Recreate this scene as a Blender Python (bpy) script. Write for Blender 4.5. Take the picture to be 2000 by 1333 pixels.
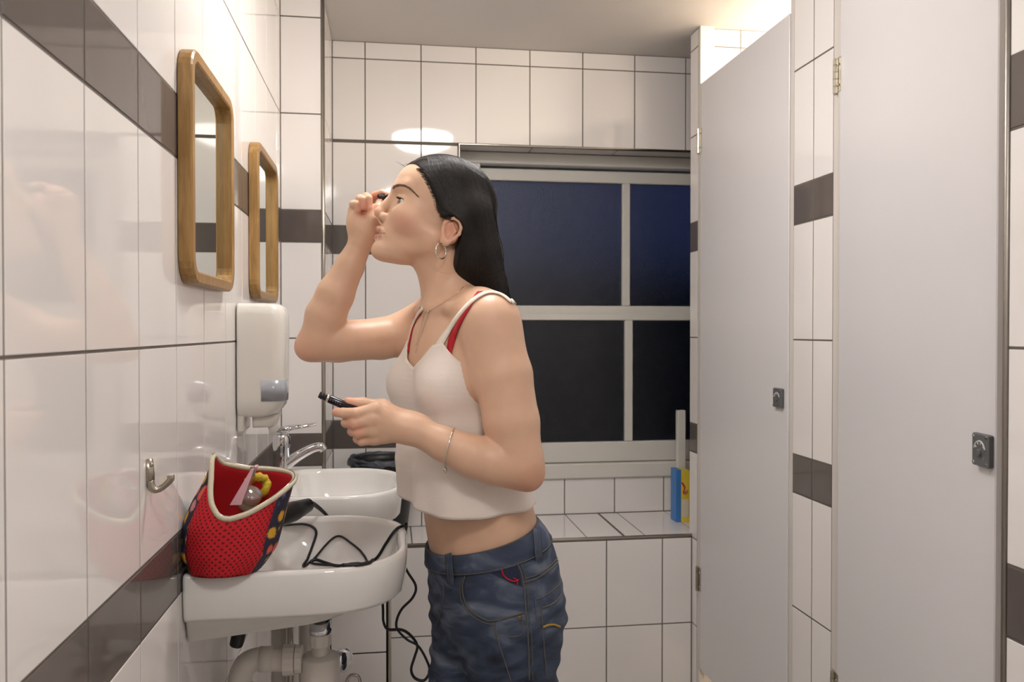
import bpy, bmesh, math, random
import numpy as np
from mathutils import Vector, Matrix

for _o in list(bpy.data.objects): bpy.data.objects.remove(_o)
SC = bpy.context.scene
COL = SC.collection
random.seed(7)
# ------------------------------------------------------------------ camera, world, light, exposure
F_PX, YAW, PITCH, CAM_Z = 1634.0, 0.1451, 0.0125, 1.26
cam_d = bpy.data.cameras.new('camera'); cam = bpy.data.objects.new('camera', cam_d); COL.objects.link(cam)
cam_d.sensor_width = 36.0; cam_d.lens = F_PX/2000*36.0; cam_d.clip_start = 0.02
cam.location = (0, 0, CAM_Z); cam.rotation_euler = (math.pi/2-PITCH, 0, -YAW)
cam_d.dof.use_dof = True; cam_d.dof.focus_distance = 1.58; cam_d.dof.aperture_fstop = 8.0
SC.camera = cam
w = bpy.data.worlds.new('dusk'); SC.world = w; w.use_nodes = True
w.node_tree.nodes['Background'].inputs[0].default_value = (0.032, 0.042, 0.105, 1)   # deep blue dusk sky
w.node_tree.nodes['Background'].inputs[1].default_value = 0.62
vs = SC.view_settings
vs.view_transform = 'Standard'; vs.look = 'None'; vs.gamma = 1.0; vs.use_curve_mapping = False
vs.exposure = 0.0
LAMP_POWER = 43.0          # each round ceiling lamp, emitted from its diffuser (see ceiling_lamp)
CUBICLE_POWER = 170.0
# ------------------------------------------------------------------ pixel helpers (a pixel is a direction; Y comes from what the thing touches)
_c, _s = math.cos(YAW), math.sin(YAW)
def ray(u, v):
    x = (u-1000)/F_PX; y = -(v-666.5)/F_PX
    fw = math.cos(PITCH) + y*math.sin(PITCH); up = y*math.cos(PITCH) - math.sin(PITCH)
    return Vector((x*_c + fw*_s, -x*_s + fw*_c, up))
CAM = Vector((0, 0, CAM_Z))
def atY(u, v, Y):
    r = ray(u, v); return CAM + r*(Y/r.y)
def atX(u, v, X):
    r = ray(u, v); return CAM + r*(X/r.x)
def atZ(u, v, Z):
    r = ray(u, v); return CAM + r*((Z-CAM_Z)/r.z)
# ------------------------------------------------------------------ object helpers
def link(name, me, mat=None, parent=None):
    o = bpy.data.objects.new(name, me); COL.objects.link(o)
    if mat is not None and me is not None and len(me.materials) == 0: me.materials.append(mat)
    if parent is not None: o.parent = parent
    return o
def mesh(name, V, Fs, smooth=False):
    me = bpy.data.meshes.new(name); me.from_pydata([tuple(v) for v in V], [], [tuple(f) for f in Fs]); me.update()
    if smooth: me.shade_smooth()
    return me
def obj(name, V, Fs, mat, parent=None, smooth=False):
    return link(name, mesh(name, V, Fs, smooth), mat, parent)
def tag(o, label, cat, group=None, kind=None):
    o['label'] = label; o['category'] = cat
    if group: o['group'] = group
    if kind: o['kind'] = kind
    return o
def empty(name, loc, label=None, cat=None, group=None):
    o = bpy.data.objects.new(name, None); COL.objects.link(o); o.location = loc; o.empty_display_size = 0.05
    if label: tag(o, label, cat, group)
    return o
def keep(child, parent):            # parent without moving (parents here are unrotated, unscaled empties or meshes)
    child.parent = parent
    m = Matrix.Translation(parent.location) if parent.parent is None else Matrix.Translation(parent.parent.location+parent.location)
    child.matrix_parent_inverse = (Matrix.LocRotScale(parent.location, parent.rotation_euler, None) if parent.parent is None else
        Matrix.LocRotScale(parent.parent.location, parent.parent.rotation_euler, None) @ parent.matrix_parent_inverse @ Matrix.LocRotScale(parent.location, parent.rotation_euler, None)).inverted()
    return child
def kobj(name, V, Fs, mat, parent, smooth=False):
    return keep(obj(name, V, Fs, mat, None, smooth), parent)
def box(lo, hi):
    x0, y0, z0 = lo; x1, y1, z1 = hi
    V = [(x0,y0,z0),(x1,y0,z0),(x1,y1,z0),(x0,y1,z0),(x0,y0,z1),(x1,y0,z1),(x1,y1,z1),(x0,y1,z1)]
    return V, [(0,3,2,1),(4,5,6,7),(0,1,5,4),(1,2,6,5),(2,3,7,6),(3,0,4,7)]
def bbox(lo, hi, b=0.003, seg=2):
    bm = bmesh.new(); V, Fs = box(lo, hi); vs_ = [bm.verts.new(v) for v in V]
    for f in Fs: bm.faces.new([vs_[i] for i in f])
    bmesh.ops.bevel(bm, geom=bm.edges[:], offset=b, segments=seg, profile=0.5, affect='EDGES')
    bm.verts.index_update(); R = [tuple(v.co) for v in bm.verts], [tuple(v.index for v in f.verts) for f in bm.faces]; bm.free(); return R
def join(*parts):
    V, Fs = [], []
    for v, f in parts:
        n = len(V); V += [tuple(a) for a in v]; Fs += [tuple(i+n for i in q) for q in f]
    return V, Fs
def loft(rings, closed=True, cap0=True, cap1=True):
    n = len(rings[0]); V = [tuple(p) for r in rings for p in r]; Fs = []
    for i in range(len(rings)-1):
        for j in range(n if closed else n-1):
            a = i*n+j; b = i*n+(j+1) % n; Fs.append((a, b, b+n, a+n))
    if cap0: Fs.append(tuple(range(n-1, -1, -1)))
    if cap1: Fs.append(tuple(range((len(rings)-1)*n, len(rings)*n)))
    return V, Fs
def crom(P, k=6, closed=False):
    P = [Vector(p) for p in P]; n = len(P); out = []
    for i in range(n if closed else n-1):
        g = (lambda q: P[q % n]) if closed else (lambda q: P[max(0, min(n-1, q))])
        p0, p1, p2, p3 = g(i-1), g(i), g(i+1), g(i+2)
        for j in range(k):
            t = j/k
            out.append(0.5*((2*p1)+(p2-p0)*t+(2*p0-5*p1+4*p2-p3)*t*t+(3*p1-p0-3*p2+p3)*t**3))
    if not closed: out.append(P[-1])
    return out
def tube(P, r, n=10, closed=False, cap=True, flat=1.0):
    P = [Vector(p) for p in P]; m = len(P)
    R = r if isinstance(r, (list, tuple)) else [r]*m
    if len(R) != m: R = [float(np.interp(i/(m-1), np.linspace(0, 1, len(R)), R)) for i in range(m)]
    T = []
    for i in range(m):
        a = P[(i-1) % m] if closed else P[max(0, i-1)]; b = P[(i+1) % m] if closed else P[min(m-1, i+1)]
        t = (b-a); T.append(t.normalized() if t.length > 1e-9 else Vector((0, 0, 1)))
    N = T[0].orthogonal().normalized(); rings = []
    for i in range(m):
        N = (N - T[i]*N.dot(T[i])).normalized(); B = T[i].cross(N)
        rings.append([P[i]+(N*math.cos(2*math.pi*k/n)+B*math.sin(2*math.pi*k/n)*flat)*R[i] for k in range(n)])
    if closed: rings.append(rings[0])
    return loft(rings, True, cap and not closed, cap and not closed)
def cyl(p0, p1, r0, r1=None, n=24):
    p0, p1 = Vector(p0), Vector(p1); d = (p1-p0).normalized()
    return tube([p0, p1], [r0, r1 if r1 is not None else r0], n)
def lathe(profile, origin, axis=(0, 0, 1), n=32, cap0=True, cap1=True):      # profile: (radius, along)
    ax = Vector(axis).normalized(); N = ax.orthogonal().normalized(); B = ax.cross(N); o = Vector(origin)
    rings = [[o+ax*h+(N*math.cos(2*math.pi*k/n)+B*math.sin(2*math.pi*k/n))*r for k in range(n)] for r, h in profile]
    return loft(rings, True, cap0, cap1)
def sphere(c, r, n=16, m=10):
    sx, sy, sz = r if isinstance(r, (tuple, list)) else (r, r, r)
    rings = [[(c[0]+sx*math.sin(math.pi*i/m)*math.cos(2*math.pi*k/n), c[1]+sy*math.sin(math.pi*i/m)*math.sin(2*math.pi*k/n), c[2]-sz*math.cos(math.pi*i/m)) for k in range(n)] for i in range(1, m)]
    V, Fs = loft(rings, True, False, False); V += [(c[0], c[1], c[2]-sz), (c[0], c[1], c[2]+sz)]; a = len(V)-2
    for k in range(n): Fs.append((a, (k+1) % n, k)); Fs.append((a+1, (m-2)*n+k, (m-2)*n+(k+1) % n))
    return V, Fs
def xf(part, M):
    return [tuple(M @ Vector(v)) for v in part[0]], part[1]
# ------------------------------------------------------------------ materials
def srgb(r, g, b):
    f = lambda c: (c/255/12.92 if c/255 <= 0.04045 else ((c/255+0.055)/1.055)**2.4)
    return (f(r), f(g), f(b), 1)
def mat(name, col, rough=0.5, metal=0.0, noise=0.0, nscale=8.0, bump=0.0, bscale=40.0, ior=1.5, trans=0.0, coat=0.0, sss=0.0, spec=None, perobj=0.0):
    m = bpy.data.materials.new(name); m.use_nodes = True; nt = m.node_tree; b = nt.nodes['Principled BSDF']
    b.inputs['Base Color'].default_value = col; b.inputs['Roughness'].default_value = rough; b.inputs['Metallic'].default_value = metal
    b.inputs['IOR'].default_value = ior; b.inputs['Transmission Weight'].default_value = trans; b.inputs['Coat Weight'].default_value = coat
    if sss: b.inputs['Subsurface Weight'].default_value = sss; b.inputs['Subsurface Radius'].default_value = (0.012, 0.005, 0.003); b.inputs['Subsurface Scale'].default_value = 1.0
    if spec is not None: b.inputs['Specular IOR Level'].default_value = spec
    tc = nt.nodes.new('ShaderNodeTexCoord')
    src = tc.outputs['Object']
    if noise or perobj:
        nz = nt.nodes.new('ShaderNodeTexNoise'); nz.inputs['Scale'].default_value = nscale; nz.inputs['Detail'].default_value = 5
        nt.links.new(src, nz.inputs['Vector'])
        hsv = nt.nodes.new('ShaderNodeHueSaturation'); hsv.inputs['Color'].default_value = col
        mr = nt.nodes.new('ShaderNodeMapRange'); mr.inputs[3].default_value = 1-noise; mr.inputs[4].default_value = 1+noise
        nt.links.new(nz.outputs['Fac'], mr.inputs[0]); last = mr.outputs[0]
        if perobj:
            oi = nt.nodes.new('ShaderNodeObjectInfo'); m2 = nt.nodes.new('ShaderNodeMapRange'); m2.inputs[3].default_value = 1-perobj; m2.inputs[4].default_value = 1+perobj
            nt.links.new(oi.outputs['Random'], m2.inputs[0]); mu = nt.nodes.new('ShaderNodeMath'); mu.operation = 'MULTIPLY'
            nt.links.new(last, mu.inputs[0]); nt.links.new(m2.outputs[0], mu.inputs[1]); last = mu.outputs[0]
        nt.links.new(last, hsv.inputs['Value']); nt.links.new(hsv.outputs[0], b.inputs['Base Color'])
    if bump:
        nb = nt.nodes.new('ShaderNodeTexNoise'); nb.inputs['Scale'].default_value = bscale; nb.inputs['Detail'].default_value = 3
        geo = nt.nodes.new('ShaderNodeNewGeometry'); nt.links.new(geo.outputs['Position'], nb.inputs['Vector'])
        bp = nt.nodes.new('ShaderNodeBump'); bp.inputs['Strength'].default_value = bump; bp.inputs['Distance'].default_value = 0.01
        nt.links.new(nb.outputs['Fac'], bp.inputs['Height']); nt.links.new(bp.outputs[0], b.inputs['Normal'])
    return m
M = {}
M['tile'] = mat('white_glazed_tile', srgb(238, 234, 231), 0.05, noise=0.012, nscale=3, bump=0.014, bscale=9, perobj=0.012)
M['band'] = mat('taupe_glazed_tile', srgb(100, 92, 88), 0.06, noise=0.06, nscale=5, bump=0.02, bscale=9, perobj=0.04)
M['grout'] = mat('grey_grout', srgb(104, 97, 90), 0.9, noise=0.12, nscale=30)
M['paint'] = mat('ceiling_paint', srgb(216, 211, 207), 0.75, noise=0.02, nscale=3)
M['floor'] = mat('grey_floor', srgb(178, 173, 167), 0.4, noise=0.08, nscale=20)
M['gloss'] = mat('white_gloss_paint', srgb(222, 219, 211), 0.3, noise=0.03, nscale=12, bump=0.02, bscale=60)
M['door'] = mat('pale_grey_laminate', srgb(224, 222, 223), 0.32, noise=0.012, nscale=2, bump=0.01, bscale=120)
M['jamb'] = mat('white_jamb_paint', srgb(214, 208, 201), 0.4, noise=0.03, nscale=20)
M['steel'] = mat('brushed_steel_trim', srgb(190, 184, 172), 0.22, 1.0, noise=0.05, nscale=30)
M['dulltrim'] = mat('dull_grey_trim', srgb(150, 144, 136), 0.42, 0.9, noise=0.05, nscale=30)
M['chrome'] = mat('chrome', srgb(215, 216, 218), 0.06, 1.0)
M['nickel'] = mat('satin_nickel', srgb(172, 164, 152), 0.25, 1.0, noise=0.05, nscale=60)
M['brass'] = mat('dull_hinge_metal', srgb(196, 190, 176), 0.28, 1.0, noise=0.12, nscale=90)
M['ceramic'] = mat('white_ceramic', srgb(236, 234, 230), 0.06, coat=0.3)
M['plastic'] = mat('white_plastic', srgb(230, 227, 219), 0.18)
M['pvc'] = mat('white_pvc', srgb(222, 216, 208), 0.35, noise=0.03, nscale=30)
M['smoke'] = mat('smoked_window', srgb(160, 163, 170), 0.15, noise=0.05, nscale=20)
M['black'] = mat('black_rubber', srgb(20, 19, 20), 0.42)
M['blackplastic'] = mat('black_plastic', srgb(18, 18, 20), 0.4)
M['mirror'] = mat('mirror_glass', srgb(222, 228, 222), 0.01, 1.0)
M['plate'] = mat('dark_grey_metal_plate', srgb(104, 106, 108), 0.4, 0.3, noise=0.08, nscale=80)
M['dial'] = mat('pale_dial_print', srgb(205, 205, 200), 0.5)
def wood(name, c0, c1):
    m = mat(name, c0, 0.38); nt = m.node_tree; b = nt.nodes['Principled BSDF']
    tc = nt.nodes.new('ShaderNodeTexCoord'); mp = nt.nodes.new('ShaderNodeMapping'); mp.inputs['Scale'].default_value = (60, 60, 6)
    nz = nt.nodes.new('ShaderNodeTexNoise'); nz.inputs['Scale'].default_value = 2.2; nz.inputs['Detail'].default_value = 6; nz.inputs['Distortion'].default_value = 0.6
    cr = nt.nodes.new('ShaderNodeValToRGB'); cr.color_ramp.elements[0].color = c0; cr.color_ramp.elements[1].color = c1
    cr.color_ramp.elements[0].position = 0.3; cr.color_ramp.elements[1].position = 0.7
    nt.links.new(tc.outputs['Object'], mp.inputs[0]); nt.links.new(mp.outputs[0], nz.inputs['Vector']); nt.links.new(nz.outputs['Fac'], cr.inputs[0]); nt.links.new(cr.outputs[0], b.inputs['Base Color'])
    return m
M['oak'] = wood('oiled_oak', srgb(140, 104, 52), srgb(174, 136, 82))
def emit(name, col, strength):
    m = bpy.data.materials.new(name); m.use_nodes = True; nt = m.node_tree; nt.nodes.clear()
    e = nt.nodes.new('ShaderNodeEmission'); e.inputs[0].default_value = col; e.inputs[1].default_value = strength
    o = nt.nodes.new('ShaderNodeOutputMaterial'); nt.links.new(e.outputs[0], o.inputs[0]); return m
# frosted glass
def frosted(name):
    m = mat(name, srgb(190, 200, 215), 0.32, trans=1.0, bump=0.25, bscale=160, ior=1.45); return m
M['glass'] = frosted('frosted_window_glass')
# ------------------------------------------------------------------ room constants
XL, XR, YRET, YB, XDUCT = -0.335, 1.047, 2.68, 3.06, -0.202
YN = 3.18; LEDGE = 0.545; YLF = 2.80; CEIL = 2.297
ZR = [0.0, 0.236, 0.536, 0.836, 0.936, 1.236, 1.536, 1.636, 1.936, 2.236, CEIL]
BAND = {3, 6}          # rows of dark tiles
GR = 0.0040; TH = 0.0010
_tiles = {}
def tile_mesh(w, h, band):
    k = (round(w, 4), round(h, 4), band)
    if k not in _tiles:
        a, c = w/2, h/2; e = 0.0006; t = TH
        V = [(-a,-c,0),(a,-c,0),(a,c,0),(-a,c,0),(-a,-c,t-e),(a,-c,t-e),(a,c,t-e),(-a,c,t-e),(-a+e,-c+e,t),(a-e,-c+e,t),(a-e,c-e,t),(-a+e,c-e,t)]
        Fs = [(0,1,5,4),(1,2,6,5),(2,3,7,6),(3,0,4,7),(4,5,9,8),(5,6,10,9),(6,7,11,10),(7,4,8,11),(8,9,10,11)]
        me = mesh('band_tile' if band else 'tile', V, Fs); me.materials.append(M['band' if band else 'tile']); _tiles[k] = me
    return _tiles[k]
def place_tile(parent, c, udir, vdir, w, h, band=False):
    if w < 0.006 or h < 0.006: return
    u = Vector(udir); v = Vector(vdir); n = u.cross(v)
    o = bpy.data.objects.new('band_tile' if band else 'tile', tile_mesh(w-GR, h-GR, band)); COL.objects.link(o)
    R = Matrix((u, v, n)).transposed().to_4x4()
    jit = Matrix.Rotation(random.uniform(-.0010, .0010), 4, 'X') @ Matrix.Rotation(random.uniform(-.0010, .0010), 4, 'Y')
    o.matrix_world = Matrix.Translation(Vector(c) + n*random.uniform(-0.0002, 0.0001)) @ R @ jit
    o.parent = parent
def tile_face(parent, origin, udir, ulines, zlines=ZR, bands=BAND, zmin=None, zmax=None):
    # vertical face: origin is a point of the grout plane at u=0, z=0
    o = Vector(origin); ud = Vector(udir)
    for i in range(len(ulines)-1):
        u0, u1 = ulines[i], ulines[i+1]
        for r in range(len(zlines)-1):
            z0, z1 = zlines[r], zlines[r+1]
            if zmin is not None: z0 = max(z0, zmin)
            if zmax is not None: z1 = min(z1, zmax)
            if z1-z0 < 0.008: continue
            place_tile(parent, o+ud*((u0+u1)/2)+Vector((0, 0, (z0+z1)/2)), ud, (0, 0, 1), u1-u0, z1-z0, r in bands)
def struct(name, lo, hi, m, label, cat='wall'):
    V, Fs = box(lo, hi); o = obj(name, V, Fs, m); tag(o, label, cat, kind='structure'); return o
def lines(a, b, start, step):
    L = [a]; k = math.ceil((a-start)/step-1e-6)
    while start+k*step < b-0.004:
        if start+k*step > a+0.004: L.append(start+k*step)
        k += 1
    return L+[b]
YBACK = -1.3
# floor, ceiling
struct('floor', (XL-0.1, YBACK-0.1, -0.1), (2.4, 3.4, 0), M['floor'], 'grey floor of the washroom', 'floor')
struct('ceiling', (XL-0.1, YBACK-0.1, CEIL), (2.4, 3.4, CEIL+0.1), M['paint'], 'plain off-white painted ceiling of the washroom', 'ceiling')
# left wall
T = TH
wl = struct('wall_left', (XL-0.1, YBACK, 0), (XL-T, YB+0.3, CEIL), M['grout'], 'white tiled wall with two dark bands behind the mirrors and basins')
tile_face(wl, (XL-T, 0, 0), (0, 1, 0), lines(-1.208, YRET+T, 0.792, 0.2))
# duct column in the corner, with its lower wider boxing
wd = struct('wall_duct', (XL-T, YRET+T, 0), (XDUCT-T, YB+0.3, CEIL), M['grout'], 'narrow white tiled pipe duct in the corner behind the second basin')
tile_face(wd, (0, YRET+T, 0), (1, 0, 0), [XL, XDUCT-0.008], zmin=LEDGE)
tile_face(wd, (XDUCT-T, 0, 0), (0, 1, 0), [YRET+0.012, YRET+0.2, YB], zmin=LEDGE)
wb2 = struct('wall_boxing', (XL-T, YRET+T, 0), (-0.006, YLF+0.05, LEDGE-T), M['grout'], 'low white tiled boxing under the basins')
tile_face(wb2, (0, YRET+T, 0), (1, 0, 0), [XL, -0.186, -0.011], zmax=LEDGE-0.004)
# back wall above the ledge
XE = 1.75
wbk = obj('wall_back', *join(box((XDUCT-T, YB+T, 0), (0.252, YN+0.2, CEIL)), box((0.252, YB+T, 1.946), (XE, YN+0.2, CEIL)), box((0.252, YN+T, 0), (XE, YN+0.1, 0.70))), M['grout'])
tag(wbk, 'white tiled end wall around the dark window', 'wall', kind='structure')
bl = lines(XDUCT, XE, -0.086, 0.2)
tile_face(wbk, (0, YB+T, 0), (1, 0, 0), [x for x in bl if x < 0.2]+[0.252-0.004], zmin=LEDGE, zmax=1.936)
tile_face(wbk, (0, YB+T, 0), (1, 0, 0), bl, zmin=1.944)
for a, b in zip([0.252, 0.53, 0.86, 1.2, 1.5], [0.53, 0.86, 1.2, 1.5, XE]):            # soffit of the window recess
    place_tile(wbk, ((a+b)/2, (YB+YN)/2+0.012, 1.946), (0, 1, 0), (1, 0, 0), YN-YB-0.012, b-a)
for a, b in zip([0.252, 0.471, 0.671, 0.871, 1.071, 1.271, 1.471], [0.471, 0.671, 0.871, 1.071, 1.271, 1.471, XE]):
    place_tile(wbk, ((a+b)/2, YN+T, (LEDGE+0.683)/2), (1, 0, 0), (0, 0, 1), b-a, 0.683-LEDGE)
# ledge under the window
wlg = obj('wall_ledge', *join(box((XDUCT-T, YLF+T, 0), (XE, YN+0.05, LEDGE-T)), box((XDUCT-T, YRET+T, 0), (0, YLF+0.02, LEDGE-T))), M['grout'])
tag(wlg, 'white tiled ledge below the window', 'wall', kind='structure')
tile_face(wlg, (0, YLF+T, 0), (1, 0, 0), lines(0.0, XR-0.002, 0.739, 0.2), zmax=LEDGE-0.004)
LX = [-0.127, 0.073, 0.273, 0.473, 0.673, 0.806, 0.881, 1.073, 1.273, 1.473, XE]
for a, b in zip([XDUCT]+LX[:-1], LX):
    a2 = a+(0.003 if a == 0.806 else 0); b2 = b-(0.003 if b == 0.806 else 0)
    place_tile(wlg, ((a2+b2)/2, (YLF+YN)/2+0.004, LEDGE-T), (1, 0, 0), (0, 1, 0), b2-a2, YN-YLF-0.012)
for a, b in ((XL, XDUCT), (XDUCT, 0.0-0.004)):
    place_tile(wlg if a != XL else wb2, ((a+b)/2, (YRET+YLF)/2 if a != XL else (YRET+YLF)/2, LEDGE-T), (1, 0, 0), (0, 1, 0), b-a, YLF-YRET-0.012) if a != XL else None
# metal edge trims
def trim(name, pts, r, label, m='steel', flat=1.0):
    V, Fs = tube([Vector(p) for p in pts], r, 8, flat=flat); o = obj(name, V, Fs, M[m], None, True); tag(o, label, 'trim', kind='structure'); return o
trim('trim_1', [(XDUCT-0.003, YRET+0.003, LEDGE), (XDUCT-0.003, YRET+0.003, CEIL)], 0.0055, 'steel edge strip on the duct corner')
trim('trim_2', [(0.252, YB+0.002, LEDGE), (0.252, YB+0.002, 1.942), (XE, YB+0.002, 1.942)], 0.0065, 'steel edge strip around the window recess')
trim('trim_3', [(0.0, YLF+0.003, LEDGE-0.002), (XR, YLF+0.003, LEDGE-0.002)], 0.0055, 'steel edge strip along the front of the tiled ledge')
trim('trim_4', [(-0.003, YRET+0.003, 0.0), (-0.003, YRET+0.003, LEDGE), (XL, YRET+0.003, LEDGE)], 0.0065, 'steel edge strip on the low boxing under the basins')
# right hand side: far partition, pier between the cubicle doors, near wall
def pier(name, lo, hi, label): return struct(name, lo, hi, M['grout'], label)
wp1 = pier('wall_partition', (XR+T, 2.755, 0), (2.3, 2.828, CEIL), 'white tiled partition between the cubicle and the window')
tile_face(wp1, (XR+T, 0, 0), (0, -1, 0), [-2.828, -2.755])
pl = lines(XR+0.004, 2.2, 1.2, 0.2)
tile_face(wp1, (0, 2.755, 0), (1, 0, 0), pl, bands=set(), zmin=1.5)
struct('wall_recess_end', (XE, 2.828, 0), (XE+0.05, YN+0.1, CEIL), M['paint'], 'white end wall of the window recess beyond the partition')
wp2 = pier('wall_pier', (XR+T, 1.868, 0), (XR+0.09, 2.066, CEIL), 'white tiled pier between the two cubicle doors')
tile_face(wp2, (XR+T, 0, 0), (0, -1, 0), [-2.066, -1.963, -1.868])
struct('wall_cubicle_divider', (XR+0.09, 1.92, 0.0), (2.2, 1.96, 2.08), M['door'], 'pale divider between the two cubicles')
struct('wall_cubicle_back', (2.2, 0.4, 0), (2.3, 2.76, CEIL), M['paint'], 'white back wall of the cubicles')
wr = obj('wall_right', *join(box((0.846, YBACK, 0), (0.95, 1.050, CEIL)), box((0.95, 0.95, 0), (2.3, 1.045, CEIL))), M['grout'])
tag(wr, 'white tiled wall with dark bands beside the nearer cubicle door', 'wall', kind='structure')
tile_face(wr, (0.846, 0, 0), (0, -1, 0), lines(-1.045, 1.2, -1.045, 0.2))
trim('trim_5', [(0.8455, 1.048, 0), (0.8455, 1.048, CEIL)], 0.0045, 'dull steel edge strip on the wall beside the nearer cubicle door', 'dulltrim')
struct('wall_behind', (XL-0.1, YBACK-0.1, 0), (0.95, YBACK, CEIL), M['paint'], 'pale wall at the entrance end of the washroom')
# door jambs
for i, (y0, y1) in enumerate([(2.735, 2.755), (2.066, 2.086), (1.846, 1.868), (1.05, 1.075)]):
    o = struct('trim_%d' % (6+i), (XR+0.001, y0, 0), (XR+0.05, y1, CEIL if i != 3 else 2.12), M['jamb'], ['white door jamb beside the far partition', 'white door jamb on the far side of the tiled pier', 'white door jamb on the near side of the tiled pier', 'white door jamb at the near tiled wall'][i], 'trim')
# ------------------------------------------------------------------ cubicle doors
def lock(parent, c, n, t):                 # c centre on the door face, n outward, t along door towards its free edge
    n = Vector(n); t = Vector(t); z = Vector((0, 0, 1)); R = Matrix((t, n, z)).transposed().to_4x4(); Tm = Matrix.Translation(c) @ R
    p = keep(obj('lock_plate', *xf(bbox((-0.024, 0.0, -0.026), (0.024, 0.010, 0.026), 0.002, 1), Tm), M['plate']), parent)
    arc = []
    for a in range(11):
        th = math.radians(20+14*a); arc.append((0.0165*math.cos(th), 0.0104, -0.004+0.0185*math.sin(th)))
    kobj('dial_arc', *xf(tube(arc, 0.0012, 6), Tm), M['dial'], p)
    for th in (40, 75, 110, 145):
        a = math.radians(th); kobj('dial_mark', *xf(tube([(0.012*math.cos(a), 0.0104, -0.004+0.0135*math.sin(a)), (0.0165*math.cos(a), 0.0104, -0.004+0.0185*math.sin(a))], 0.001, 6), Tm), M['dial'], p)
    kobj('lock_spindle', *xf(lathe([(0.006, 0.009), (0.006, 0.0125), (0.004, 0.0135)], (0, 0, -0.004), (0, 1, 0), 16), Tm), M['plate'], p)
    for sx in (-1, 1):
        for sz in (-1, 1): kobj('screw', *xf(lathe([(0.0026, 0.0095), (0.0022, 0.0112)], (sx*0.019, 0, sz*0.021), (0, 1, 0), 10), Tm), M['chrome'], p)
def door(name, hinge, ang, width, label, z_hinges, zlock, lk):
    e = empty(name, (hinge[0], hinge[1], 0.105)); e['kind'] = 'structure'; tag(e, label, 'door')
    t = Vector((-math.sin(ang), -math.cos(ang), 0)); n = Vector((-math.cos(ang), math.sin(ang), 0)); z = Vector((0, 0, 1))
    R = Matrix((t, n, z)).transposed().to_4x4(); Tm = Matrix.Translation((hinge[0], hinge[1], 0)) @ R
    kobj('door_leaf', *xf(bbox((0.004, -0.032, 0.105), (width, 0.0, 2.098), 0.0018, 1), Tm), M['door'], e)
    kobj('edge_strip', *xf(box((0.004, -0.0325, 0.105), (0.016, 0.0006, 2.098)), Tm), M['jamb'], e)
    lock(e, Tm @ Vector((width-lk, 0.0, zlock)), n, t)
    for zc in z_hinges:
        h = keep(obj('hinge', *xf(join(box((-0.002, -0.001, zc-0.04), (0.022, 0.0018, zc+0.04)), box((-0.02, -0.001, zc-0.04), (0.0, 0.0018, zc+0.04))), Tm), M['brass']), e)
        for k in range(5): kobj('knuckle', *xf(cyl((0, 0.005, zc-0.041+0.0165*k), (0, 0.005, zc-0.041+0.0165*k+0.0155), 0.006, n=12), Tm), M['brass'], h)
        for k in (-1, 1): kobj('hinge_screw', *xf(lathe([(0.003, 0.0), (0.0024, 0.002)], (0.013, 0.0018, zc+k*0.024), (0, 1, 0), 8), Tm), M['steel'], h)
    return e
door('door_1', (XR-0.002, 2.733), 0.0, 0.645, 'closed pale grey cubicle door between the partition and the tiled pier', (1.26+0.645, 1.26-0.85), 1.26-0.182, 0.045)
door('door_2', (XR-0.002, 1.846), math.radians(9.6), 0.679, 'pale grey cubicle door standing slightly ajar beside the near tiled wall', (1.26+0.60, 1.26-0.85), 1.26-0.190, 0.027)
# ------------------------------------------------------------------ ceiling lamps (the room's light)
def ceiling_lamp(loc, r, h, col, strength, label, group):
    e = empty('ceiling_lamp', loc, label, 'lamp', group); x, y, z = loc
    kobj('lamp_base', *lathe([(r*1.06, 0.0), (r*1.06, -0.022), (r*1.0, -0.03)], (x, y, z), (0, 0, 1), 40), M['plastic'], e, True)
    prof = [(r, -0.028)]+[(r*math.cos(a)**0.6 if a < 1.57 else 0.002, -0.03-h*math.sin(a)) for a in np.linspace(0.12, 1.56, 9)]
    kobj('lamp_diffuser', *lathe(prof, (x, y, z), (0, 0, 1), 40), emit('lamp_glow', col, strength), e, True)
WARM = (1.0, 0.955, 0.925, 1)
ceiling_lamp((0.17, 1.74, CEIL), 0.155, 0.07, WARM, LAMP_POWER, 'round glowing ceiling lamp above the person', 'round ceiling lamps')
ceiling_lamp((0.12, 0.05, CEIL), 0.155, 0.07, WARM, LAMP_POWER, 'round glowing ceiling lamp near the entrance wall', 'round ceiling lamps')
ceiling_lamp((1.62, 2.35, CEIL), 0.13, 0.06, (1.0, 0.84, 0.64, 1), CUBICLE_POWER, 'round glowing ceiling lamp inside the closed cubicle', 'cubicle ceiling lamps')
ceiling_lamp((1.62, 1.45, CEIL), 0.13, 0.06, (1.0, 0.84, 0.64, 1), CUBICLE_POWER*0.5, 'round glowing ceiling lamp inside the cubicle with the door ajar', 'cubicle ceiling lamps')
# ------------------------------------------------------------------ window
win = empty('window_1', (0.9, YN+0.03, 0.683)); win['kind'] = 'structure'; tag(win, 'white painted sash window with dark frosted panes', 'window')
WX0, WX1 = 0.252, XE; xs0 = 0.345; xm = 0.932; xs1 = 1.52
def wbox(name, lo, hi, m='gloss', b=0.003, parent=None): return kobj(name, *bbox(lo, hi, b, 1), M[m], parent or win)
wbox('frame_head', (WX0, YN+0.004, 1.900), (WX1, YN+0.10, 1.944))
wbox('frame_jamb', (WX0, YN+0.006, 0.70), (xs0-0.002, YN+0.10, 1.90))
wbox('frame_jamb', (xs1+0.04, YN+0.006, 0.70), (WX1, YN+0.10, 1.90))
wbox('window_sill', (WX0, YN-0.012, 0.683), (WX1, YN+0.10, 0.742), b=0.006)
up = wbox('sash_top_rail', (xs0, YN+0.052, 1.845), (xs1+0.04, YN+0.085, 1.892))
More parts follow.
